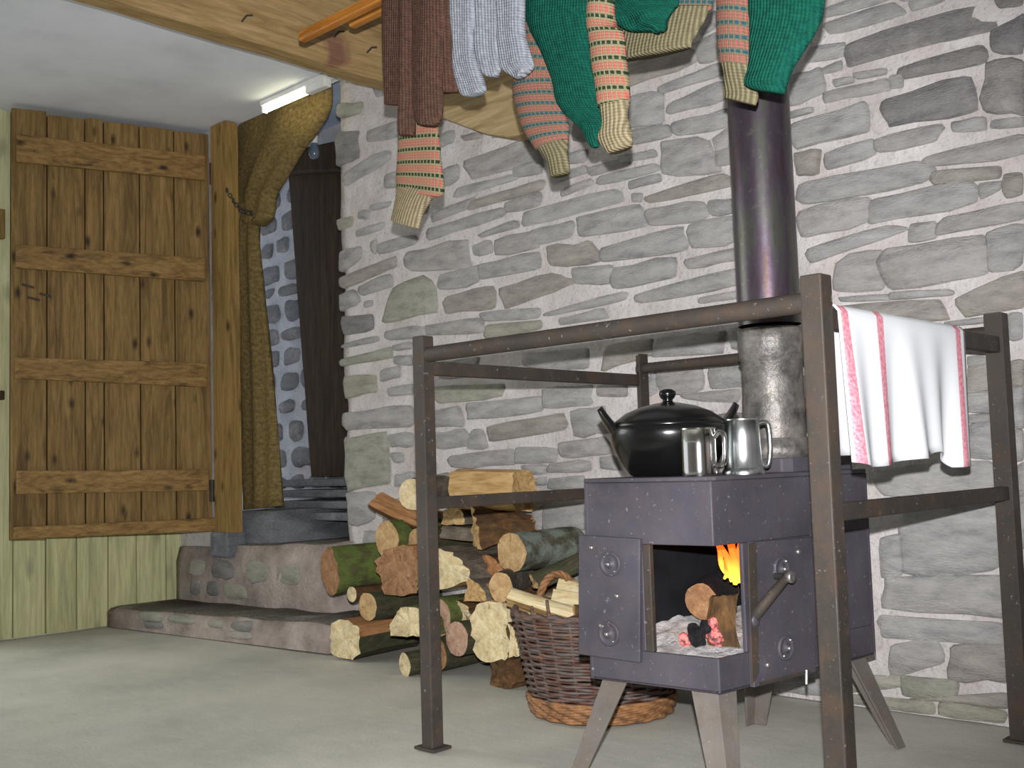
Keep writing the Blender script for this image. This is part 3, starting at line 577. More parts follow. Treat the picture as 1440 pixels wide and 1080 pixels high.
for y in (245, 690):
    q = on_door(297, y)+np.array((*nrm*.01, 0)); MB().tube([q-np.array((0, 0, .05)), q+np.array((0, 0, .05))], .012, 8).build('hinge', 'iron', door)

# ------------------------------------------------------------------ soft goods: a flattened knitted tube through rows of (xl,yl,xr,yr)
def soft(name, rows, Y, mat, parent=None, thick=.02, folds=0, fold_amp=.0, closed_end=True, seg=28, sub=4, loc=None, seed=0.):
    P = []
    for r_ in rows:
        y0 = r_[4] if len(r_) > 4 else Y
        P.append((ony(r_[0], r_[1], y0), ony(r_[2], r_[3], y0)))
    # smooth resample
    n = len(P); out = []
    for i in range(n-1):
        for k in range(sub):
            t_ = k/sub; p0, p1, p2, p3 = P[max(i-1, 0)], P[i], P[i+1], P[min(i+2, n-1)]
            def cr(a, b, c, d): return .5*((2*b)+(-a+c)*t_+(2*a-5*b+4*c-d)*t_**2+(-a+3*b-3*c+d)*t_**3)
            out.append((cr(p0[0], p1[0], p2[0], p3[0]), cr(p0[1], p1[1], p2[1], p3[1])))
    out.append(P[-1]); v = []; uv = []; vl = 0; prev = None
    for i, (a, b) in enumerate(out):
        m = (a+b)/2; w = np.linalg.norm(b-a)/2; e = (b-a)/(2*w+1e-9)
        if prev is not None: vl += np.linalg.norm(m-prev)
        prev = m; tk = min(thick, w*.75)
        for j in range(seg):
            t_ = 2*math.pi*j/seg; c, s_ = math.cos(t_), math.sin(t_)
            px = m+e*w*c; ww = fold_amp*math.sin(folds*c*1.6+vl*5+seed)*abs(s_)+.003*nz(px[0]*14, px[2]*14, seed)
            v.append(px+np.array((0, -1, 0))*(s_*tk+(ww if s_ > 0 else ww))); uv.append((math.atan2(s_, c)*.5*w*1.15 if False else (c*w), vl))
    N = len(out)
    f = [(i*seg+j, i*seg+(j+1) % seg, (i+1)*seg+(j+1) % seg, (i+1)*seg+j) for i in range(N-1) for j in range(seg)]
    if closed_end:
        for base, ring in ((out[0], 0), (out[-1], (N-1)*seg)):
            f.append(tuple(range(ring, ring+seg)))
    return mk(name, v, f, mat, parent, True, uvs=uv, loc=loc)
PZ, PYY = 2.0, 1.90
def ypole(x):   # image row where the pole passes for a given column
    X = ony(x, 0, PYY)[0]; return pj((X, PYY, PZ))[1]
def garment(name, label, cat, group=None): 
    def make(cx, Y):
        o = empty(name, ony(cx, ypole(cx), Y)); tag(o, label, cat, group); return o
    return make
# airer poles
for (Y, z0, x0, x1, lab) in ((1.90, 1.985, -2.66, -.62, 'front varnished wooden drying pole carrying the washing'), (2.06, 2.06, -2.62, -.6, 'rear varnished wooden drying pole carrying the washing')):
    m = MB().box((x0, Y-.014, z0-.016), (x1, Y+.014, z0+.016)).build('drying_pole', 'pole', bevel=.006); tag(m, lab, 'pole', 'poles of the ceiling clothes airer')
g = 'brown stockings on the airer'
for rows, Y, lab in (
    ([(538, -40, 590, -60), (538, 40, 585, 40), (540, 100, 580, 100), (541, 147, 578, 146)], 1.86, 'short brown knitted stocking at the far left of the washing'),
    ([(560, -40, 585, -60), (562, 60, 584, 60), (562, 140, 583, 140), (561, 185, 582, 184), (566, 191, 578, 190)], 1.845, 'narrow long brown knitted stocking hanging lowest of the brown ones'),
    ([(578, -60, 628, -80), (580, 40, 624, 40), (580, 110, 622, 110), (581, 155, 622, 155), (588, 173, 616, 173), (596, 177, 608, 177)], 1.83, 'brown knitted stocking with rounded toe over the pink striped sleeve'),
    ([(615, -60, 640, -80), (616, 40, 640, 40), (616, 100, 643, 100), (617, 131, 644, 129)], 1.85, 'brown knitted stocking next to the grey socks')):
    o = soft('wool_stocking', rows, Y, 'brown', None, .016, 2, .004, loc=ony(rows[0][0], rows[0][1], Y), seed=rows[0][0]); tag(o, lab, 'stocking', g)
g = 'grey socks on the airer'
for rows, Y, lab in (
    ([(632, -60, 668, -80), (634, 20, 668, 20), (638, 60, 665, 60), (637, 90, 672, 88), (643, 118, 682, 115), (650, 134, 684, 127), (660, 136, 678, 132)], 1.84, 'longest grey knitted sock with blunt toe, left of the grey socks'),
    ([(662, -60, 702, -80), (664, 30, 702, 30), (666, 70, 703, 70), (676, 98, 704, 98), (686, 109, 699, 108)], 1.855, 'grey knitted sock in the middle with narrow toe'),
    ([(696, -60, 738, -90), (698, 30, 738, 30), (701, 70, 744, 66), (704, 95, 751, 90), (722, 108, 748, 98), (726, 111, 735, 109)], 1.835, 'grey knitted sock touching the blue striped sleeve')):
    o = soft('wool_sock', rows, Y, 'grey', None, .015, 2, .004, loc=ony(rows[0][0], rows[0][1], Y), seed=rows[0][0]); tag(o, lab, 'sock', g)
def jumper(label, Y, sleeve, cuff, m1, m2, body=None, mb=None):
    cx = sleeve[0][0]; o = garment('knitted_jumper', label, 'jumper', 'jumpers on the airer')(cx, Y)
    soft('sleeve', sleeve, Y, m1, o, .022, 1, .003, seed=cx)
    if cuff: soft('cuff', cuff, Y, m2, o, .019, 0, 0, seed=cx+1)
    if body: soft('body', body, Y+.012, mb, o, .02, 3, .006, seed=cx+2)
    return o
jumper('pink and green striped sleeve with oatmeal cuff below the brown stockings', 1.90, [(580, -50, 630, -70), (574, 60, 624, 60), (566, 150, 612, 150), (562, 190, 616, 184), (559, 230, 620, 228), (558, 262, 624, 270), (566, 268, 612, 278)], [(560, 258, 618, 272), (557, 280, 604, 284), (552, 300, 593, 305), (550, 310, 588, 321)], 'fair_green', 'cuff')
jumper('pink and blue striped sleeve with olive cuff beside the grey socks', 1.905, [(735, -60, 775, -90), (738, 30, 764, 20), (736, 70, 772, 70), (722, 118, 776, 110), (726, 150, 788, 145), (738, 185, 799, 175), (755, 212, 798, 196)], [(752, 206, 799, 196), (768, 222, 797, 214), (774, 240, 800, 235), (777, 250, 800, 242)], 'fair_blue', 'cuff_olive')
jumper('plain dark green jumper with long pointed sleeve in the middle', 1.865, [(738, -90, 850, -130), (739, 10, 840, 0), (745, 40, 832, 20), (760, 70, 830, 60), (776, 110, 836, 110), (783, 142, 842, 140), (800, 165, 852, 165), (818, 182, 856, 182), (826, 200, 846, 190), (832, 208, 842, 206)], None, 'green', None,
       [(760, -140, 960, -230), (800, -20, 958, -60), (815, 10, 955, 0), (860, 30, 948, 12), (885, 44, 938, 26), (915, 44, 936, 38), (920, 47, 932, 44)], 'green')
jumper('pink and green striped sleeve over the green jumper with pale cuff', 1.815, [(836, -120, 864, -140), (827, 18, 863, 18), (829, 50, 876, 45), (833, 90, 880, 84), (838, 120, 884, 115), (843, 151, 884, 142)], [(844, 148, 884, 140), (848, 175, 882, 165), (841, 196, 889, 188), (857, 217, 888, 204)], 'fair_green', 'cuff')
o = garment('knitted_jumper', 'jumper with wide olive ribbed hem hanging between the green ones', 'jumper', 'jumpers on the airer')(940, 1.94)
soft('body', [(880, -190, 1020, -260), (878, -60, 1012, -80), (874, 10, 1002, 0), (872, 22, 998, 14)], 1.94, 'fair_blue', o, .02, 2, .004)
soft('hem', [(868, 20, 1000, 8), (866, 50, 990, 28), (868, 78, 974, 58), (870, 87, 972, 66)], 1.94, 'cuff_olive', o, .022, 0, 0)
jumper('pink and blue striped sleeve with olive cuff in front of the flue', 1.93, [(1004, -260, 1060, -310), (1006, -100, 1058, -120), (1008, 0, 1058, 0), (1009, 50, 1056, 50), (1013, 90, 1057, 92)], [(1013, 86, 1056, 88), (1019, 105, 1054, 105), (1018, 130, 1066, 132), (1019, 138, 1062, 148)], 'fair_blue', 'cuff_olive')
jumper('plain dark green sleeve at the right in front of the flue', 1.87, [(1052, -310, 1175, -400), (1050, -120, 1172, -160), (1052, 0, 1160, 0), (1054, 30, 1150, 40), (1054, 70, 1132, 70), (1052, 95, 1118, 92), (1047, 118, 1108, 115), (1060, 126, 1102, 132)], None, 'green', None)

# sacking curtain with its chain
cur = empty('sacking_curtain', ony(345, 716, 2.83)); tag(cur, 'brown sacking curtain gathered aside in the doorway', 'curtain')
soft('drape', [(331, 184, 467, 118), (331, 200, 467, 148), (332, 222, 452, 178), (334, 242, 426, 212), (336, 262, 404, 248), (338, 276, 388, 272), (341, 290, 385, 288), (344, 303, 380, 308), (348, 314, 366, 318)], 2.83, 'sacking', cur, .05, 5, .014, seg=40)
soft('tail', [(344, 286, 366, 290), (335, 315, 362, 318), (332, 380, 366, 380), (333, 480, 377, 480), (338, 600, 390, 600), (343, 717, 397, 711)], 2.82, 'sacking', cur, .04, 6, .012, seg=40)
c0 = ony(322, 268, 2.645); c1 = ony(356, 300, 2.755)
for i in range(9):
    t_ = i/8; p_ = c0+(c1-c0)*t_+np.array((0, -.01, -.03*math.sin(math.pi*t_)))
    MB().lathe([(.010+.0035*math.cos(a), .0035*math.sin(a)) for a in np.linspace(0, 2*math.pi, 7)], p_, 10, (1, 0, .3) if i % 2 else (.2, 1, .2)).build('chain_link', 'iron', cur, True)

# fluorescent fitting
ta = ony(374, 156, 2.66); tb = ony(428, 130, 2.66)
fl = empty('fluorescent_lamp', ta); tag(fl, 'short lit fluorescent tube under the ceiling edge', 'lamp')
tz = 2.262; Xa, Xb = onz(374, 155, tz)[0], onz(432, 128, tz)[0]; Yt = onz(400, 143, tz)[1]
fl.location = (Xa, Yt, 2.3)
MB().tube([(Xa, Yt, tz), (Xb, Yt, tz)], .0125, 12).build('glass_tube', 'tube', fl, True)
MB().box((Xa-.01, Yt-.022, 2.278), (Xb+.16, Yt+.022, 2.299)).build('housing', 'white', fl, bevel=.004)
MB().box((Xb, Yt-.018, tz-.016), (Xb+.14, Yt+.018, 2.285)).build('end_box', 'white', fl, bevel=.006)
MB().box((Xa-.012, Yt-.014, tz-.014), (Xa, Yt+.014, 2.285)).build('end_cap', 'white', fl, bevel=.003)
# bare bulb
bq = ony(442, 212, 3.0); bu = empty('light_bulb', bq); tag(bu, 'unlit bare light bulb hanging in the passage', 'bulb')
MB().lathe([(0, -.042), (.018, -.036), (.026, -.018), (.026, 0), (.017, .022), (.013, .036), (.013, .04)], bq, 20).build('glass', 'bulb', bu, True)
MB().lathe([(0, .036), (.017, .036), (.018, .08), (.022, .085), (.022, .1), (.03, .104), (.03, .112), (0, .112)], bq, 20).build('socket', 'white', bu, True)
MB().tube([bq+np.array((0, 0, .11)), (bq[0], bq[1], 2.42)], .004, 6).build('flex', 'white', bu)

# ------------------------------------------------------------------ guard rail
P1, P2, P3, P4 = (-2.016, 1.787), (-.949, 1.787), (-.953, 2.666), (-2.02, 2.666)
gr = empty('guard_rail', (*P1, 0)); tag(gr, 'rusty iron guard rail frame standing round the stove', 'guard rail')
def lpost(c, s, flip):   # angle-iron post, w wide, open towards the stove
    x, y = c; w, t_ = .042, .006; b = MB()
    b.prism([(x, y, 0), (x+s[0]*w, y, 0), (x+s[0]*w, y+s[1]*t_, 0), (x+s[0]*t_, y+s[1]*t_, 0), (x+s[0]*t_, y+s[1]*w, 0), (x, y+s[1]*w, 0)], (0, 0, 1.0)); return b
def hbox(x, y, h=1., w=.021): return MB().box((x-w, y-w, 0), (x+w, y+w, h))
hbox(*P1, 1., .019).build('post', 'iron', gr, bevel=.003); hbox(*P2, 1., .021).build('post', 'iron', gr, bevel=.003)
lpost((P3[0]+.02, P3[1]-.02), (-1, 1), 0).build('post', 'iron', gr, bevel=.001); lpost((P4[0]+.022, P4[1]+.02), (-1, -1), 0).build('post', 'iron', gr, bevel=.001)
for c in (P1, P2, P3, P4): MB().box((c[0]-.035, c[1]-.03, 0), (c[0]+.035, c[1]+.03, .007)).build('foot_plate', 'iron', gr, bevel=.001)
def bar(a, b_, z0, h_, w=.012, rnd=False):
    m = MB(); a = np.array((*a, z0-h_/2)); b2 = np.array((*b_, z0-h_/2))
    if rnd: m.tube([a, b2], h_/2, 14)
    else:
        d = (b2-a)/np.linalg.norm(b2-a); n = np.array((-d[1], d[0], 0))*w; k = np.array((0, 0, h_/2)); m.prism([a-n-k, a+n-k, a+n+k, a-n+k], b2-a)
    o = m.build('rail', 'iron', gr, rnd, bevel=0 if rnd else .003)
    return autosmooth(o) if rnd else o
i_ = .0
bar((P1[0]+.019, P1[1]), (P2[0]-.021, P2[1]), .972, .038, rnd=True)
bar((P1[0], P1[1]+.02), (P4[0], P4[1]), .938, .034)
bar((P4[0], P4[1]), (P3[0], P3[1]), .972, .032, rnd=True)
bar((P2[0], P2[1]+.02), (P3[0], P3[1]), .943, .038)
bar((P1[0], P1[1]+.02), (P4[0], P4[1]), .603, .030)
bar((P2[0], P2[1]+.02), (P3[0], P3[1]), .590, .032)
# towel over the near-right top rail
tw_v = []; tw_uv = []; nu, nv = 50, 34; Y0, Y1 = 1.812, 2.385
def towel_pt(s_, q):   # s_: 0..1 along rail, q: -1 (inner hem) .. 1 (outer hem)
    y = Y0+(Y1-Y0)*s_; hang_o = .272+.014*s_+.008*math.sin(s_*9)-.022*(1 if .55 < s_ < .86 else 0)*math.sin((s_-.55)/.31*math.pi); hang_i = .26
    r_ = .023; top = .947
    fold = .010*math.sin(s_*13+.5)+.008*math.sin(s_*29)
    if q > .12: k = (q-.12)/.88; return (P2[0]+r_+.006+fold*k+.012*k, y-.012*k*(1-s_)+(-.055*k*(s_ > .5)*(s_-.5)*2*.9), top-.012-k*(hang_o-.0))
    if q < -.12: k = (-q-.12)/.88; return (P2[0]-r_-.006+fold*k*.5-.01*k, y+.02*k, top-.012-k*hang_i)
    a = q/.12*math.pi/2; return (P2[0]+(r_+.006)*math.sin(a), y, top-.012+(.016)*math.cos(a)-.0)
for i in range(nu+1):
    for j in range(nv+1):
        s_ = i/nu; q = -1+2*j/nv; tw_v.append(towel_pt(s_, q)); tw_uv.append((s_*(Y1-Y0), q*.3))
tw = mk('tea_towel', tw_v, [(i*(nv+1)+j, (i+1)*(nv+1)+j, (i+1)*(nv+1)+j+1, i*(nv+1)+j+1) for i in range(nu) for j in range(nv)], 'towel', None, True, uvs=tw_uv, loc=(P2[0], 2.15, .66))
sm = tw.modifiers.new('thick', 'SOLIDIFY'); sm.thickness = .003
tag(tw, 'white tea towel with red stripes folded over the guard rail', 'towel')

# ------------------------------------------------------------------ stove
N_ = np.array((-1.234, 1.852)); L_ = N_+np.array((-.315, -.022)); R_ = N_+np.array((.05, .575)); B_ = L_+np.array((.05, .575))+np.array((0, .01))
ZB, ZT = .212, .632
def unit(a): a = np.array(a, float); return a/np.linalg.norm(a)
eL = unit(L_-N_); eR = unit(R_-N_); nL = np.array((eL[1], -eL[0])); nL = nL if nL[1] < 0 else -nL; nR = np.array((eR[1], -eR[0])); nR = nR if nR[0] > 0 else -nR
eLB = unit(B_-L_); nLB = np.array((-abs(eLB[1]), eLB[0])); eRB = unit(B_-R_); nRB = np.array((0., 1.))
def onL(x, y, off=0.): q = onpl(x, y, (*(N_+nL*off), 0), np.array((*nL, 0))); return q
def onR(x, y, off=0.): q = onpl(x, y, (*(N_+nR*off), 0), np.array((*nR, 0))); return q
stove = empty('wood_stove', (*((N_+B_)/2), 0)); tag(stove, 'purplish grey iron wood stove on splayed legs with open fire door', 'stove')
oz0 = onL(955, 921)[2]; oz1 = onL(955, 767)[2]
sL = float((onL(906, 840)[:2]-N_)@eL); sR = float((onR(1047, 840)[:2]-N_)@eR)
b = MB(); T = .010
b.wallseg(L_, N_, oz1, ZT, nL, T); b.wallseg(L_, N_, ZB, oz0, nL, T); b.wallseg(L_, N_+eL*sL, oz0, oz1, nL, T)
b.wallseg(N_, R_, oz1, ZT, nR, T); b.wallseg(N_, R_, ZB, oz0, nR, T); b.wallseg(N_+eR*sR, R_, oz0, oz1, nR, T)
b.wallseg(L_, B_, ZB, ZT, nLB, T); b.wallseg(R_, B_, ZB, ZT, nRB, T)
b.prism([(*L_, ZB), (*N_, ZB), (*R_, ZB), (*B_, ZB)], (0, 0, .008))
b.build('body', 'stove', stove, bevel=.0025)
ins = .016
def inset(p, k=ins): c = (N_+B_)/2; return c+(p-c)*(1-k/.2)
b = MB(); Li, Ni, Ri, Bi = [inset(p_) for p_ in (L_, N_, R_, B_)]
b.wallseg(Li, Bi, ZB+.01, ZT-.004, -nLB, -.004); b.wallseg(Ri, Bi, ZB+.01, ZT-.004, -nRB, -.004)
b.wallseg(Ni+eR*(sR+.01), Ri, ZB+.01, ZT-.004, nR, .004); b.wallseg(Li, Ni+eL*(sL+.01), ZB+.01, ZT-.004, nL, .004)
b.prism([(*Li, ZT-.01), (*Ni, ZT-.01), (*Ri, ZT-.01), (*Bi, ZT-.01)], (0, 0, .004)); b.build('firebox_lining', 'soot', stove)
# top plate with rounded corners and overhang
c = (N_+B_)/2; quad = [c+(p_-c)*1.055 for p_ in (L_, N_, R_, B_)]; pl_ = chaikin(chaikin(quad, .06), .25)
b = MB(); b.prism([(*p_, ZT) for p_ in pl_], (0, 0, .009)); top = b.build('top_plate', 'stove', stove, bevel=.002); ZTOP = ZT+.009
# rear flue box on the top
fb = [R_+eRB*.01-eR*.02, R_+eRB*.17-eR*.02, R_+eRB*.17-eR*.30, R_+eRB*.01-eR*.30]
b = MB(); b.prism([(*p_, ZTOP) for p_ in chaikin(fb, .08)], (0, 0, .032)); b.build('flue_box', 'stove', stove, bevel=.003)
# door plates
def plateL(x0, y0, x1, y1, x2, y2, x3, y3): return [onL(x0, y0, .002), onL(x1, y1, .002), onL(x2, y2, .002), onL(x3, y3, .002)]
b = MB(); b.prism(plateL(818, 752, 904, 757, 904, 931, 818, 919), (*nL*.012, 0)); dl = b.build('side_plate', 'stove', stove, bevel=.002)
Q = [onR(x, y, .002) for x, y in ((1050, 762), (1139, 755), (1141, 944), (1054, 966))]
b = MB(); b.prism(Q, (*nR*.012, 0)); dr = b.build('fire_door', 'stove', stove, bevel=.002)
# pillar left of the opening
b = MB(); q0, q1 = onL(905, 760, .0), onL(916, 920, .0); b.wallseg(N_+eL*sL, N_+eL*(sL-.018), oz0, oz1, nL, .014); b.build('door_jamb', 'iron', stove, bevel=.002)
def disc(px, py, r, on, nn, par, nm='air_vent', h=.012):
    q = on(px, py, .014); ax = (*nn, 0)
    MB().lathe([(r, 0), (r, .004), (r*.86, .006), (r*.8, .003), (r*.3, .004), (r*.26, .008), (0, .009)], q, 24, ax).build(nm, 'stove', par, True)
    MB().lathe([(r*.2, .004), (r*.2, h), (r*.1, h+.003), (0, h+.003)], q, 12, ax).build('knob', 'bolt', par, True)
    for a in (.9, 4.0):
        u = np.array((*(eL if nn is nL else eR), 0)); w = q+u*math.cos(a)*r*.75+np.array((0, 0, math.sin(a)*r*.75))+np.array((*nn*.004, 0))
        MB().lathe([(.0035, 0), (.0035, .003), (0, .005)], w, 8, ax).build('rivet', 'bolt', par, True)
disc(859, 793, .026, onL, nL, dl); disc(857, 891, .026, onL, nL, dl); disc(1098, 800, .026, onR, nR, dr); disc(1104, 911, .026, onR, nR, dr)
for px, py, on, nn, par in ((868, 838, onL, nL, dl), (846, 880, onL, nL, dl), (1079, 935, onR, nR, dr), (1062, 775, onR, nR, dr), (1122, 776, onR, nR, dr), (832, 770, onL, nL, dl)):
    MB().lathe([(.006, 0), (.006, .003), (.002, .006), (0, .006)], on(px, py, .014), 10, (*nn, 0)).build('rivet', 'bolt', par, True)
# handle
h0 = onR(1107, 811, .05); h1 = onR(1084, 838, .036); h2 = onR(1060, 868, .018); hd = MB()
hd.tube([h0, h1, h2], [.009, .011, .012], 10); ho = hd.build('handle', 'iron', stove, True)
MB().lathe([(0, -.03), (.007, -.03), (.007, 0), (.012, 0), (.013, .012), (.009, .016), (.004, .012), (0, .012)], h0, 16, (*nR, 0)).build('handle_bolt', 'bolt', ho, True)
MB().lathe([(.014, 0), (.014, .006), (.008, .01), (0, .01)], onR(1060, 872, .014), 16, (*nR, 0)).build('latch_plate', 'stove', ho, True)
Q = [onR(x, y, .015) for x, y in ((1050, 764), (1062, 763), (1066, 945), (1056, 962))]; b = MB(); b.prism(Q, (*nR*.004, 0)); b.build('latch_strip', 'iron', dr, bevel=.001)
MB().tube([onR(1066, 962, .014), onR(1138, 944, .014)], .003, 6).build('hinge_rod', 'iron', dr)
MB().tube([onR(1134, 942, .016), onR(1134, 962, .016)], .003, 6).build('hook', 'bolt', dr)
# legs: splayed angle iron
for cnr, e1, e2, nm in ((L_, -eL, eLB, 0), (N_, eL, eR, 1), (R_, -eR, eRB, 2), (B_, -eLB, -eRB, 3)):
    out = -unit(e1+e2); t0 = cnr-out*.028; b = MB(); w0, w1 = .062, .036; th_ = .006
    def angle(cx, w, z): 
        cx = np.array(cx); return [(*(cx+e1*w), z), (*cx, z), (*(cx+e2*w), z), (*(cx+e2*w-(e1*-th_)), z), (*(cx+(e1+e2)*th_), z), (*(cx+e1*w+e2*th_), z)]
    A = angle(t0, w0, ZB+.002); C = angle(t0+out*.085, w1, .0)
    b.add(A+C, [(0, 1, 2, 3, 4, 5), (6, 7, 8, 9, 10, 11)]+[(i, (i+1) % 6, 6+(i+1) % 6, 6+i) for i in range(6)]); b.build('leg', 'stove_leg', stove, bevel=.0015)
    bq = cnr-out*.10; MB().lathe([(.009, -.014), (.009, .002), (0, .002)], (*bq, ZB), 8).build('bolt', 'iron', stove)
    
# fire contents
ash_c = (Ni+Bi)/2
n = 26; vv_ = []
for j in range(n):
    for i in range(n):
        a, c_ = i/(n-1), j/(n-1); p_ = Ni*(1-a)*(1-c_)+Li*a*(1-c_)+Ri*(1-a)*c_+Bi*a*c_
        hgt = oz0-.008+.034*math.sin(c_*math.pi*.75)*(.25+a)+.012*nz(p_[0]*40, p_[1]*40)+.006*nz(p_[0]*110, p_[1]*110)
        vv_.append((*p_, hgt))
ash = mk('ash_bed', vv_, [(j*n+i, j*n+i+1, (j+1)*n+i+1, (j+1)*n+i) for j in range(n-1) for i in range(n-1)], 'ash', None, True); tag(ash, 'pale grey wood ash heaped in the firebox', 'ash', kind='stuff')
# ------------------------------------------------------------------ logs
def log(label, A, hh, kind='round', dirv=(0, 1, 0), ln=.3, bark='bark_brown', cut='cut_tan', split='split_tan', asp=1., rot=0., taper=.95, group='split logs stacked by the wall', name='firewood_log', B=None, grain=.10, cat='log', end2=True):
    A = np.array(A, float); d = (np.array(B)-A) if B is not None else np.array(dirv, float)*1.
    L = np.linalg.norm(d) if B is not None else ln; d = d/np.linalg.norm(d)
    u = np.cross(d, (0, 0, 1)); u /= np.linalg.norm(u); w = np.cross(u, d)
    r_ = hh; sd = A[0]*13+A[2]*7; sec = []; wood = []
    if kind == 'round': ang = np.linspace(0, 2*math.pi, 18, endpoint=False); sec = [(math.cos(a)*(1+.07*nz(math.cos(a)*1.5, math.sin(a)*1.5, sd)), math.sin(a)*(1+.07*nz(math.cos(a)*1.5, math.sin(a)*1.5, sd+4))) for a in ang]; wood = [0]*18
    elif kind == 'half': ang = np.linspace(0, math.pi, 11); sec = [(math.cos(a), math.sin(a)*1.25-.6) for a in ang]+[(-.4, -.66), (.1, -.58), (.5, -.64)]; wood = [0]*10+[1]*4
    elif kind == 'wedge': ang = np.linspace(.15, 1.45, 8); sec = [(math.cos(a)*1.9-1., math.sin(a)*1.9-1.) for a in ang]+[(-.75, .2), (-.95, -.95), (.1, -.85)]; wood = [0]*7+[1]*4
    else: sec = [(-.9, -.85), (-.2, -1), (.6, -.92), (1, -.5), (.92, .3), (.8, .9), (.1, 1.), (-.6, .9), (-1., .5), (-.92, -.3)]; wood = [1]*10; wood[2] = wood[3] = 0
    if kind != 'round':
        for _ in range(2):
            s2, w2 = [], []
            for i in range(len(sec)):
                a, b_ = sec[i], sec[(i+1) % len(sec)]; m_ = ((a[0]+b_[0])/2, (a[1]+b_[1])/2); e_ = math.hypot(b_[0]-a[0], b_[1]-a[1])
                if e_ < .16: s2 += [a]; w2 += [wood[i]]; continue
                jn = .16*e_*nz(m_[0]*4, m_[1]*4, sd); s2 += [a, (m_[0]+jn*(b_[1]-a[1])/e_, m_[1]-jn*(b_[0]-a[0])/e_)]; w2 += [wood[i], wood[i]]
            sec, wood = s2, w2
    cr, sr = math.cos(rot), math.sin(rot); sec = [((a*cr-b_*sr)*r_*asp, (a*sr+b_*cr)*r_) for a, b_ in sec]
    n = len(sec); K = 7; v = []
    for k in range(K):
        t_ = k/(K-1); sc = 1+(taper-1)*t_; bow = .012*math.sin(t_*math.pi+sd)
        for a, b_ in sec:
            jt = 1+.05*nz(a*30, b_*30, t_*2.5+sd) ; endj = (r_*((.10 if kind == 'round' else .24)*nz(a*38, b_*38, sd)+(.03 if kind == 'round' else .06)*nz(a*110, b_*110, sd)) if k in (0, K-1) else 0)
            v.append(A+d*(L*t_+endj)+u*(a*sc*jt+bow)+w*(b_*sc*jt))
    f = [(k*n+i, k*n+(i+1) % n, (k+1)*n+(i+1) % n, (k+1)*n+i) for k in range(K-1) for i in range(n)]; fm = [wood[i] for k in range(K-1) for i in range(n)]
    # object space: z along the log
    rm = Matrix(((u[0], w[0], d[0]), (u[1], w[1], d[1]), (u[2], w[2], d[2])))
    loc = np.mean(v, axis=0); inv = np.array(rm.transposed())
    def fin(nm, vs, fs, mats, fmi, par, sm, uvs=None):
        lv = [inv@(np.array(q)-loc) for q in vs]; o = mk(nm, lv, fs, None, None, sm, uvs=uvs, mats=mats, fm=fmi)
        if par is None: o.matrix_world = Matrix.Translation(tuple(loc))@rm.to_4x4()
        else: o.parent = par
        return o
    body = fin(name, v, f, [bark, split], fm, None, False); autosmooth(body, 45); tag(body, label, cat, group)
    for k, sgn in ((0, -1), (K-1, 1)):
        ring = v[k*n:(k+1)*n]; c_ = np.mean(ring, axis=0); in1 = [c_+(q-c_)*.6+d*((.006 if kind == 'round' else .014)*nz(q[0]*60, q[2]*60, sd)) for q in ring]
        vs = [q+d*sgn*.0006 for q in ring]+in1+[c_+d*.004*nz(sd, 2.)]
        uvs = [(float((q-c_)@u), float((q-c_)@w)) for q in vs]
        fs = [(i, (i+1) % n, n+(i+1) % n, n+i) for i in range(n)]+[(n+i, n+(i+1) % n, 2*n) for i in range(n)]
        fin('cut_end', vs, fs, [cut], None, body, True, uvs)
    return body
def at(px, py, Y): return ony(px, py, Y)
def pxm(px, py, Y, n): return n*pj(at(px, py, Y))[2]/f_px
def L(label, px, py, Y, hh, kind, ln=.3, **k):
    return log(label, at(px, py, Y), pxm(px, py, Y, hh), kind, ln=ln, **k)
L('thick moss-covered log at the left end of the pile with knotty cut end', 464, 803, 2.45, 34, 'round', .32, bark='bark_moss', cut='cut_brown', dirv=(.25, 1, .05), asp=.95)
L('round mossy log with pale oval end above the thick mossy log', 541, 759, 2.46, 26, 'round', .30, bark='bark_moss', cut='cut_tan', dirv=(.0, 1, 0))
L('orange-brown split log lying highest on the left of the pile', 528, 708, 2.60, 16, 'half', bark='bark_brown', split='split_brown', cut='cut_brown', B=at(606, 742, 2.56), rot=2.6, asp=.8)
L('small pale round log half hidden by the guard rail post at the top', 585, 695, 2.52, 23, 'round', .22, bark='bark_grey', cut='cut_pale', dirv=(-.5, 1, .05))
L('wide brown split log with its flat face forward left of the rail post', 560, 803, 2.42, 35, 'block', .3, bark='bark_brown', cut='cut_brown', split='split_brown', asp=1.35, rot=.15)
L('round tan-ended log with a dark bark in the lower left of the pile', 519, 853, 2.43, 20, 'round', .3, bark='bark_dark', cut='cut_tan')
L('thin brown stick poking out behind the round tan-ended log', 497, 836, 2.47, 11, 'round', .28, bark='bark_brown', cut='cut_pale')
L('big splintered pale log end with moss on top, left of the rail post', 576, 874, 2.35, 33, 'half', .3, bark='bark_moss', cut='cut_pale', asp=1.35, rot=.1)
L('large pale-ended split log lying on the floor at the left', 484, 899, 2.42, 27, 'block', .31, bark='bark_dark', cut='cut_pale', split='split_brown', asp=1.3, rot=-.1)
L('dark-barked branch on the floor with a pale knobbly end', 567, 934, 2.36, 17, 'round', .38, bark='bark_dark', cut='cut_pale', dirv=(.25, 1, .03))
L('pinkish brown round log end just right of the rail post', 618, 868, 2.42, 28, 'round', .28, bark='bark_moss', cut='cut_pink')
L('pinkish oval log end low in the pile with dark bark below', 646, 899, 2.40, 24, 'round', .3, bark='bark_dark', cut='cut_pink')
L('large pale splintered log end in the low centre of the pile', 686, 888, 2.37, 42, 'block', .30, bark='bark_brown', cut='cut_pale', split='split_pale', asp=.9, rot=.08)
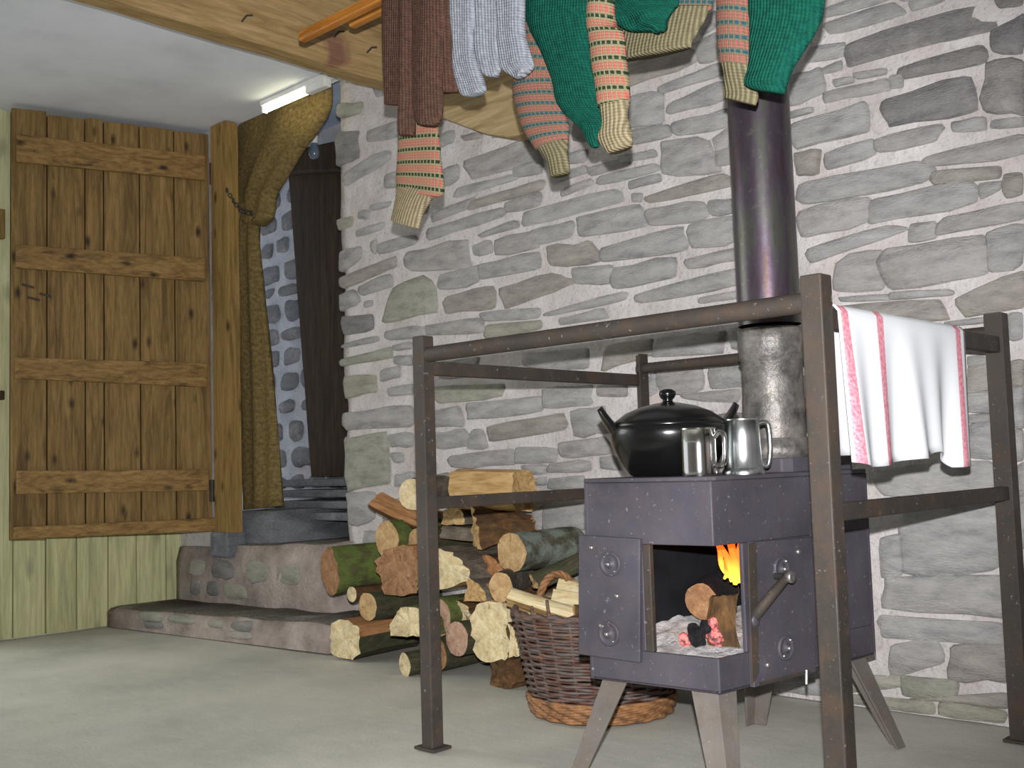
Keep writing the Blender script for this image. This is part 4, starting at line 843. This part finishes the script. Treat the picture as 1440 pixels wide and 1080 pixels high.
L('pale rough split log beside the large splintered end', 650, 858, 2.47, 23, 'wedge', .2, bark='bark_brown', cut='cut_pale', split='split_pale', rot=.5)
L('dark brown barked chunk on the floor beside the basket', 704, 946, 2.40, 22, 'block', .26, bark='bark_brown', cut='bark_brown', split='bark_brown', asp=1.1)
L('narrow pale split piece upright against the basket', 722, 900, 2.36, 27, 'wedge', .2, bark='bark_brown', cut='cut_pale', split='split_pale', asp=.5)
L('pale splintered log end right of the rail post in the middle', 634, 795, 2.44, 33, 'wedge', .28, bark='bark_grey', cut='cut_pale', split='split_tan', asp=1.3, rot=.2)
L('round log with oval pale end and lichen-covered bark', 719, 777, 2.47, 28, 'round', .30, bark='bark_lichen', cut='cut_tan', taper=1.)
L('big smooth split block on top of the pile', 648, 688, 2.60, 29, 'block', bark='split_tan', cut='split_tan', split='split_tan', B=at(738, 690, 2.60), asp=.9)
L('sharp wedge-shaped split log pointing right below the top block', 668, 742, 2.50, 33, 'wedge', bark='bark_brown', cut='split_tan', split='split_tan', B=at(750, 736, 2.66), taper=.35, rot=-.2)
L('dark curved piece of bark-covered wood in the upper middle', 622, 748, 2.52, 14, 'half', bark='bark_grey', cut='cut_brown', B=at(676, 752, 2.58), asp=.8)
L('rough grey-ended branch resting against the basket handle', 704, 826, 2.36, 21, 'round', .28, bark='bark_grey', cut='cut_tan', dirv=(-.55, 1, 0), asp=.8)
L('long dark brown log behind the basket under the lichen log', 752, 818, 2.42, 18, 'half', bark='bark_dark', cut='cut_tan', split='bark_brown', B=at(850, 772, 2.62), asp=1.1)
L('tan log end tucked behind the rail post', 590, 765, 2.50, 23, 'round', .26, bark='bark_dark', cut='cut_tan')
L('orange split log under the sharp wedge', 690, 795, 2.52, 22, 'wedge', .24, bark='bark_brown', cut='split_brown', split='split_brown', rot=.3)
L('tan triangular split piece above the rough grey-ended branch', 668, 830, 2.44, 18, 'wedge', .26, bark='bark_grey', cut='split_tan', split='split_tan', asp=1.4)
L('brown half log wedged beneath the round oval-ended log', 690, 835, 2.47, 24, 'half', .28, bark='bark_brown', cut='cut_brown', split='split_brown')
L('brown split log under the orange split log on the left', 560, 740, 2.60, 24, 'block', .17, bark='bark_dark', cut='cut_brown', split='split_brown')
L('grey-barked split log between the top block and the rail post', 640, 725, 2.56, 20, 'half', .2, bark='bark_grey', cut='cut_tan', asp=1.2)
L('thick dark-barked log on the floor, its end hidden by the rail post', 612, 919, 2.44, 25, 'round', .3, bark='bark_dark', cut='cut_brown', dirv=(.1, 1, 0))
# burning logs
def fire_log(label, a, b_, r_, **k): return log(label, a, r_, B=b_, group='logs burning in the stove', name='burning_log', **k)
fire_log('upright split log leaning at the right of the fire', onpl(1026, 916, (*(N_*.74+B_*.26), 0), np.array((*unit(-F[:2]), 0))), onpl(1014, 838, (*(N_*.68+B_*.32), 0), np.array((*unit(-F[:2]), 0))), .034, kind='wedge', bark='bark_brown', cut='char', split='split_tan', rot=1.2, asp=.8)
fire_log('charred log with a brown face at the back of the fire', onpl(984, 846, (*(N_*.48+B_*.52), 0), np.array((*unit(-F[:2]), 0))), onpl(1020, 826, (*(N_*.3+B_*.7), 0), np.array((*unit(-F[:2]), 0))), .042, kind='round', bark='char', cut='cut_brown')
fn = np.array((*unit(-F[:2]), 0)); Fp = (*(N_*.6+B_*.4), 0); Fc = (*(N_*.74+B_*.26), 0)
for i, (px, py, s_, mt, lab) in enumerate(((1004, 893, .016, 'ember', 'largest glowing red ember against the upright log'), (1016, 908, .012, 'ember', 'glowing ember nearest the stove sill'), (992, 880, .013, 'char', 'small black coal behind the embers'), (980, 894, .019, 'char', 'big black charred coal in the middle of the ash'), (962, 901, .011, 'ember', 'small glowing ember left of the black coal'), (1002, 876, .011, 'ember', 'glowing ember tucked below the charred log'))):
    q = onpl(px, py, Fc, fn); bm = bmesh.new(); bmesh.ops.create_icosphere(bm, subdivisions=3, radius=s_)
    for v_ in bm.verts: v_.co *= 1+.5*nz(v_.co.x*70+i, v_.co.y*70, v_.co.z*70)+.25*nz(v_.co.x*200+i, v_.co.y*200, v_.co.z*200); v_.co.x *= 1.3
    me = bpy.data.meshes.new('coal'); bm.to_mesh(me); bm.free(); me.materials.append(M[mt]); o = bpy.data.objects.new('coal', me); COL.objects.link(o); o.location = q; o.rotation_euler = (.2*i, .5*i, i)
    tag(o, lab, 'coal', 'coals in the ash')
fl_c = onpl(1018, 810, (*(N_*.6+B_*.4), 0), fn); flm = empty('flame', fl_c); tag(flm, 'orange flame licking up behind the burning logs', 'flame')
for (x0, y0, x1, y1, w) in ((1022, 806, 1002, 758, .007), (1030, 818, 1012, 756, .009), (1036, 822, 1024, 752, .011), (1024, 812, 1036, 758, .008), (1040, 820, 1036, 756, .010), (1018, 814, 1022, 786, .006)):
    a, c_ = onpl(x0, y0, Fp, fn), onpl(x1, y1, Fp, fn); pts = [a+(c_-a)*t_+np.array((.006*math.sin(t_*5+x0), 0, 0)) for t_ in np.linspace(0, 1, 9)]
    MB().tube(pts, [w*math.sin(math.pi*(.12+.86*t_))**.8*(1-.3*t_) for t_ in np.linspace(0, 1, 9)], 10).build('tongue', 'flame', flm, True)
fp = bpy.data.lights.new('fire_glow', 'POINT'); fp.energy = .12; fp.color = (1, .45, .15); fp.shadow_soft_size = .03
fo = bpy.data.objects.new('fire_glow', fp); COL.objects.link(fo); fo.location = tuple(fl_c); fo.parent = flm; fo.location = (0, 0, 0)

# ------------------------------------------------------------------ flue pipe
fa = ony(1091, 628, 2.26); ft = ony(1066, 140, 2.26); ax = unit(ft-fa); fr = .0725
flue = empty('flue_pipe', fa); tag(flue, 'heat-tinted steel flue pipe rising from the back of the stove', 'flue pipe')
zs0 = ony(1088, 452, 2.26); Ls = np.linalg.norm(zs0-fa)
MB().lathe([(fr, Ls*.97), (fr, 1.75)], fa, 40, ax).build('upper_pipe', 'flue', flue, True)
MB().lathe([(fr*.96, 0), (fr*.97, .02), (fr*.98, .07), (fr*1.0, .075), (fr*1.0, .13), (fr*.98, .135), (fr*.97, Ls*.75), (fr*1.04, Ls*.77), (fr*1.04, Ls), (fr, Ls+.003)], fa-ax*.02, 40, ax).build('lower_pipe', 'flue_low', flue, True)
MB().lathe([(fr*1.0, 0), (fr*1.22, 0), (fr*1.2, .03), (fr*1.03, .05)], (fa[0], fa[1], ZTOP+.028), 40).build('collar', 'flue_low', flue, True)

# ------------------------------------------------------------------ pot and mugs
pc = atd(943, 663, 2.44); pc[2] = ZTOP; S = 2.44/f_px; ev = np.array((R[0], R[1], 0)); ev /= np.linalg.norm(ev); rotp = math.atan2(ev[1], ev[0])
pot = empty('cooking_pot', pc); tag(pot, 'black glazed casserole with domed lid and upturned ear handles', 'pot')
MB().lathe([(0, 0), (.082, 0), (.09, .004), (.108, .03), (.125, .065), (.132, .09), (.131, .108), (.124, .116), (.118, .116), (.118, .11)], pc, 48).build('bowl', 'ceramic', pot, True)
MB().lathe([(.127, .113), (.127, .118), (.118, .126), (.095, .142), (.062, .155), (.03, .162), (.012, .165), (.011, .170), (.016, .175), (.019, .182), (.018, .189), (.010, .194), (0, .195)], pc, 48).build('lid', 'ceramic', pot, True)
side = np.array((-ev[1], ev[0], 0))
for sg in (-1, 1):
    v = []; n = 8; m = 12
    for i in range(n):
        t_ = i/(n-1); c = pc+ev*sg*(.112+.042*t_)+np.array((0, 0, .098+.058*t_**1.4)); wd = .050*(1-t_**2*.75); tk = .014*(1-.45*t_)
        dn = unit(ev*sg*-.75+np.array((0, 0, .65)))
        for j in range(m):
            a = 2*math.pi*j/m; v.append(c+side*math.cos(a)*wd+dn*math.sin(a)*tk)
    f = [(i*m+j, i*m+(j+1) % m, (i+1)*m+(j+1) % m, (i+1)*m+j) for i in range(n-1) for j in range(m)]+[tuple(range(m)), tuple(range((n-1)*m, n*m))]
    mk('handle', v, f, 'ceramic', pot, True)
def mug(label, px, dep, r0, r1, h_, mat, foot, haz, hw, kind):
    c = atd(px, 663, dep); c[2] = ZTOP; o = empty('metal_mug', c); tag(o, label, 'mug')
    prof = [(0, .002), (r0*.98, .001)]
    prof += [(r0*1.10, 0), (r0*1.12, .006), (r0*1.02, .013)] if foot else [(r0, .004)]
    prof += [(r0+(r1-r0)*t_, .014+(h_-.018)*t_) for t_ in (0, .3, .6, 1)]+[(r1*1.03, h_-.003), (r1*1.02, h_), (r1*.95, h_), (r1*.94, h_-.01), (r0*.93, .02), (0, .016)]
    autosmooth(MB().lathe(prof, c, 40).build('cup', mat, o, True), 50)
    e = np.array((math.cos(haz), math.sin(haz), 0))
    if kind == 'loop': pts = [(r1*.97, h_*.80), (r1+hw*.5, h_*.90), (r1+hw*.95, h_*.82), (r1+hw, h_*.55), (r1+hw*.9, h_*.30), (r1+hw*.45, h_*.2), (r0*.98, h_*.24)]
    else: pts = [(r1*.97, h_*.90), (r1+hw*.6, h_*.93), (r1+hw*.95, h_*.86), (r1+hw*1.05, h_*.5), (r1+hw*.85, h_*.2), (r1+hw*.5, h_*.13), (r0*.98, h_*.22)]
    P = [c+e*a+np.array((0, 0, b_)) for a, b_ in pts]; Q = []
    for i in range(len(P)-1):
        for k in range(5):
            t_ = k/5; p0, p1, p2, p3 = P[max(i-1, 0)], P[i], P[i+1], P[min(i+2, len(P)-1)]; Q.append(.5*(2*p1+(p2-p0)*t_+(2*p0-5*p1+4*p2-p3)*t_**2+(3*p1-p0-3*p2+p3)*t_**3))
    Q.append(P[-1]); MB().tube(Q, .0055, 10).build('handle', mat, o, True)
    return o
toc = math.atan2(-F[1], -F[0]); rc = math.atan2(R[1], R[0])
mug('plain polished steel mug in front of the black pot', 984, 2.24, .036, .036, .099, 'steel', False, toc+.95, .022, 'loop')
mug('pewter tankard with flared foot and big handle', 1046, 2.30, .040, .036, .117, 'pewter', True, rc+.15, .024, 'tank')

# ------------------------------------------------------------------ basket with kindling
bc = onz(847, 998); bc[2] = 0; r0, r1, bh = .176, .235, .275
bas = empty('wicker_basket', bc); tag(bas, 'round dark wicker log basket behind the stove', 'basket')
def brad(z): t_ = z/bh; return r0+(r1-r0)*t_**.9
wv = MB(); rows_n = 27; ns = 26
for i in range(rows_n):
    z = .05+(bh-.055)*i/(rows_n-1); v = []; seg = ns*4
    pts = [(bc[0]+(brad(z)+.006*math.sin(ns/2*a+math.pi*(i % 2)))*math.cos(a), bc[1]+(brad(z)+.006*math.sin(ns/2*a+math.pi*(i % 2)))*math.sin(a), z+.003*nz(math.cos(a)*3, math.sin(a)*3, i)) for a in np.linspace(0, 2*math.pi, seg+1)]
    wv.tube(pts, .0048, 5, False)
o = wv.build('weave', 'weave', bas, True); o['kind'] = 'stuff'
wv = MB()
for i in range(9):
    z = .006+.044*i/8; pts = [(bc[0]+(brad(z)+.012+.004*math.sin(18*a+i*1.6))*math.cos(a), bc[1]+(brad(z)+.012+.004*math.sin(18*a+i*1.6))*math.sin(a), z) for a in np.linspace(0, 2*math.pi, 90)]
    wv.tube(pts, .0055, 5, False)
wv.build('base_band', 'wicker_tan', bas, True)
for k in range(ns):
    a = 2*math.pi*k/ns; ex = random.choice([.0, .004, .03]) if k % 5 else .05
    MB().tube([(bc[0]+brad(z)*math.cos(a), bc[1]+brad(z)*math.sin(a), z) for z in (.01, .1, .2, bh+ex)], .0042, 6).build('stake', 'weave', bas, True)
MB().lathe([(0, .01), (r0, .01), (r0, .018), (0, .018)], bc, 30).build('bottom', 'weave', bas)
wv = MB()
pts = [(bc[0]+(brad(bh)+.002*math.sin(30*a))*math.cos(a), bc[1]+(brad(bh)+.002*math.sin(30*a))*math.sin(a), bh+.004*math.sin(26*a)) for a in np.linspace(0, 2*math.pi, 120)]
wv.tube(pts, .009, 6, False); wv.build('rim', 'weave', bas, True)
hc = ony(742, 838, 2.50); hu = unit((hc[0]-bc[0], hc[1]-bc[1])); hw_ = np.array((-hu[1], hu[0])); ph = math.atan2(hc[1]-bc[1], hc[0]-bc[0])
for strand in range(3):
    pts = []
    for a in np.linspace(0, math.pi, 26):
        p_ = np.array((bc[0]+hu[0]*brad(bh), bc[1]+hu[1]*brad(bh), bh-.01))+np.array((*(hw_*math.cos(a)*.062), math.sin(a)*.085))
        tw_ = a*7+strand*2.1; p_ = p_+np.array((*(hu*math.cos(tw_)*.006), 0))+np.array((*(hw_*math.cos(a)), math.sin(a)))*math.sin(tw_)*.006; pts.append(p_)
    MB().tube(pts, .007, 6).build('handle', 'wicker_tan', bas, True)
def K(label, a, b_, r_, **k): return log(label, a, r_, B=b_, group='kindling in the basket', name='kindling_stick', cat='firewood', **k)
K('long pale split stick lying across the basket top', at(716, 836, 2.22), at(826, 868, 2.34), .030, kind='wedge', bark='split_pale', cut='cut_pale', split='split_tan', asp=.8, rot=.4)
K('pale split stick at the back of the basket touching the stove', at(786, 823, 2.46), at(850, 836, 2.50), .024, kind='block', bark='split_pale', cut='cut_pale', split='split_pale')
K('pale split stick in the middle of the basket', at(778, 842, 2.38), at(862, 852, 2.44), .026, kind='block', bark='split_pale', cut='cut_pale', split='split_pale', rot=.3)
K('pale split stick at the front rim of the basket', at(762, 884, 2.26), at(850, 876, 2.24), .024, kind='wedge', bark='split_pale', cut='cut_pale', split='split_pale', asp=1.2, rot=.2)
K('small round branch with a bark edge among the kindling', at(806, 858, 2.30), at(868, 864, 2.40), .017, kind='round', bark='bark_brown', cut='cut_tan')
K('buried tan split stick under the other kindling', at(740, 872, 2.34), at(850, 884, 2.42), .030, kind='block', bark='split_tan', cut='cut_pale', split='split_tan')
K('white end of a split stick pushed into the basket', at(742, 868, 2.25), at(800, 905, 2.36), .022, kind='block', bark='split_pale', cut='cut_pale', split='split_pale')
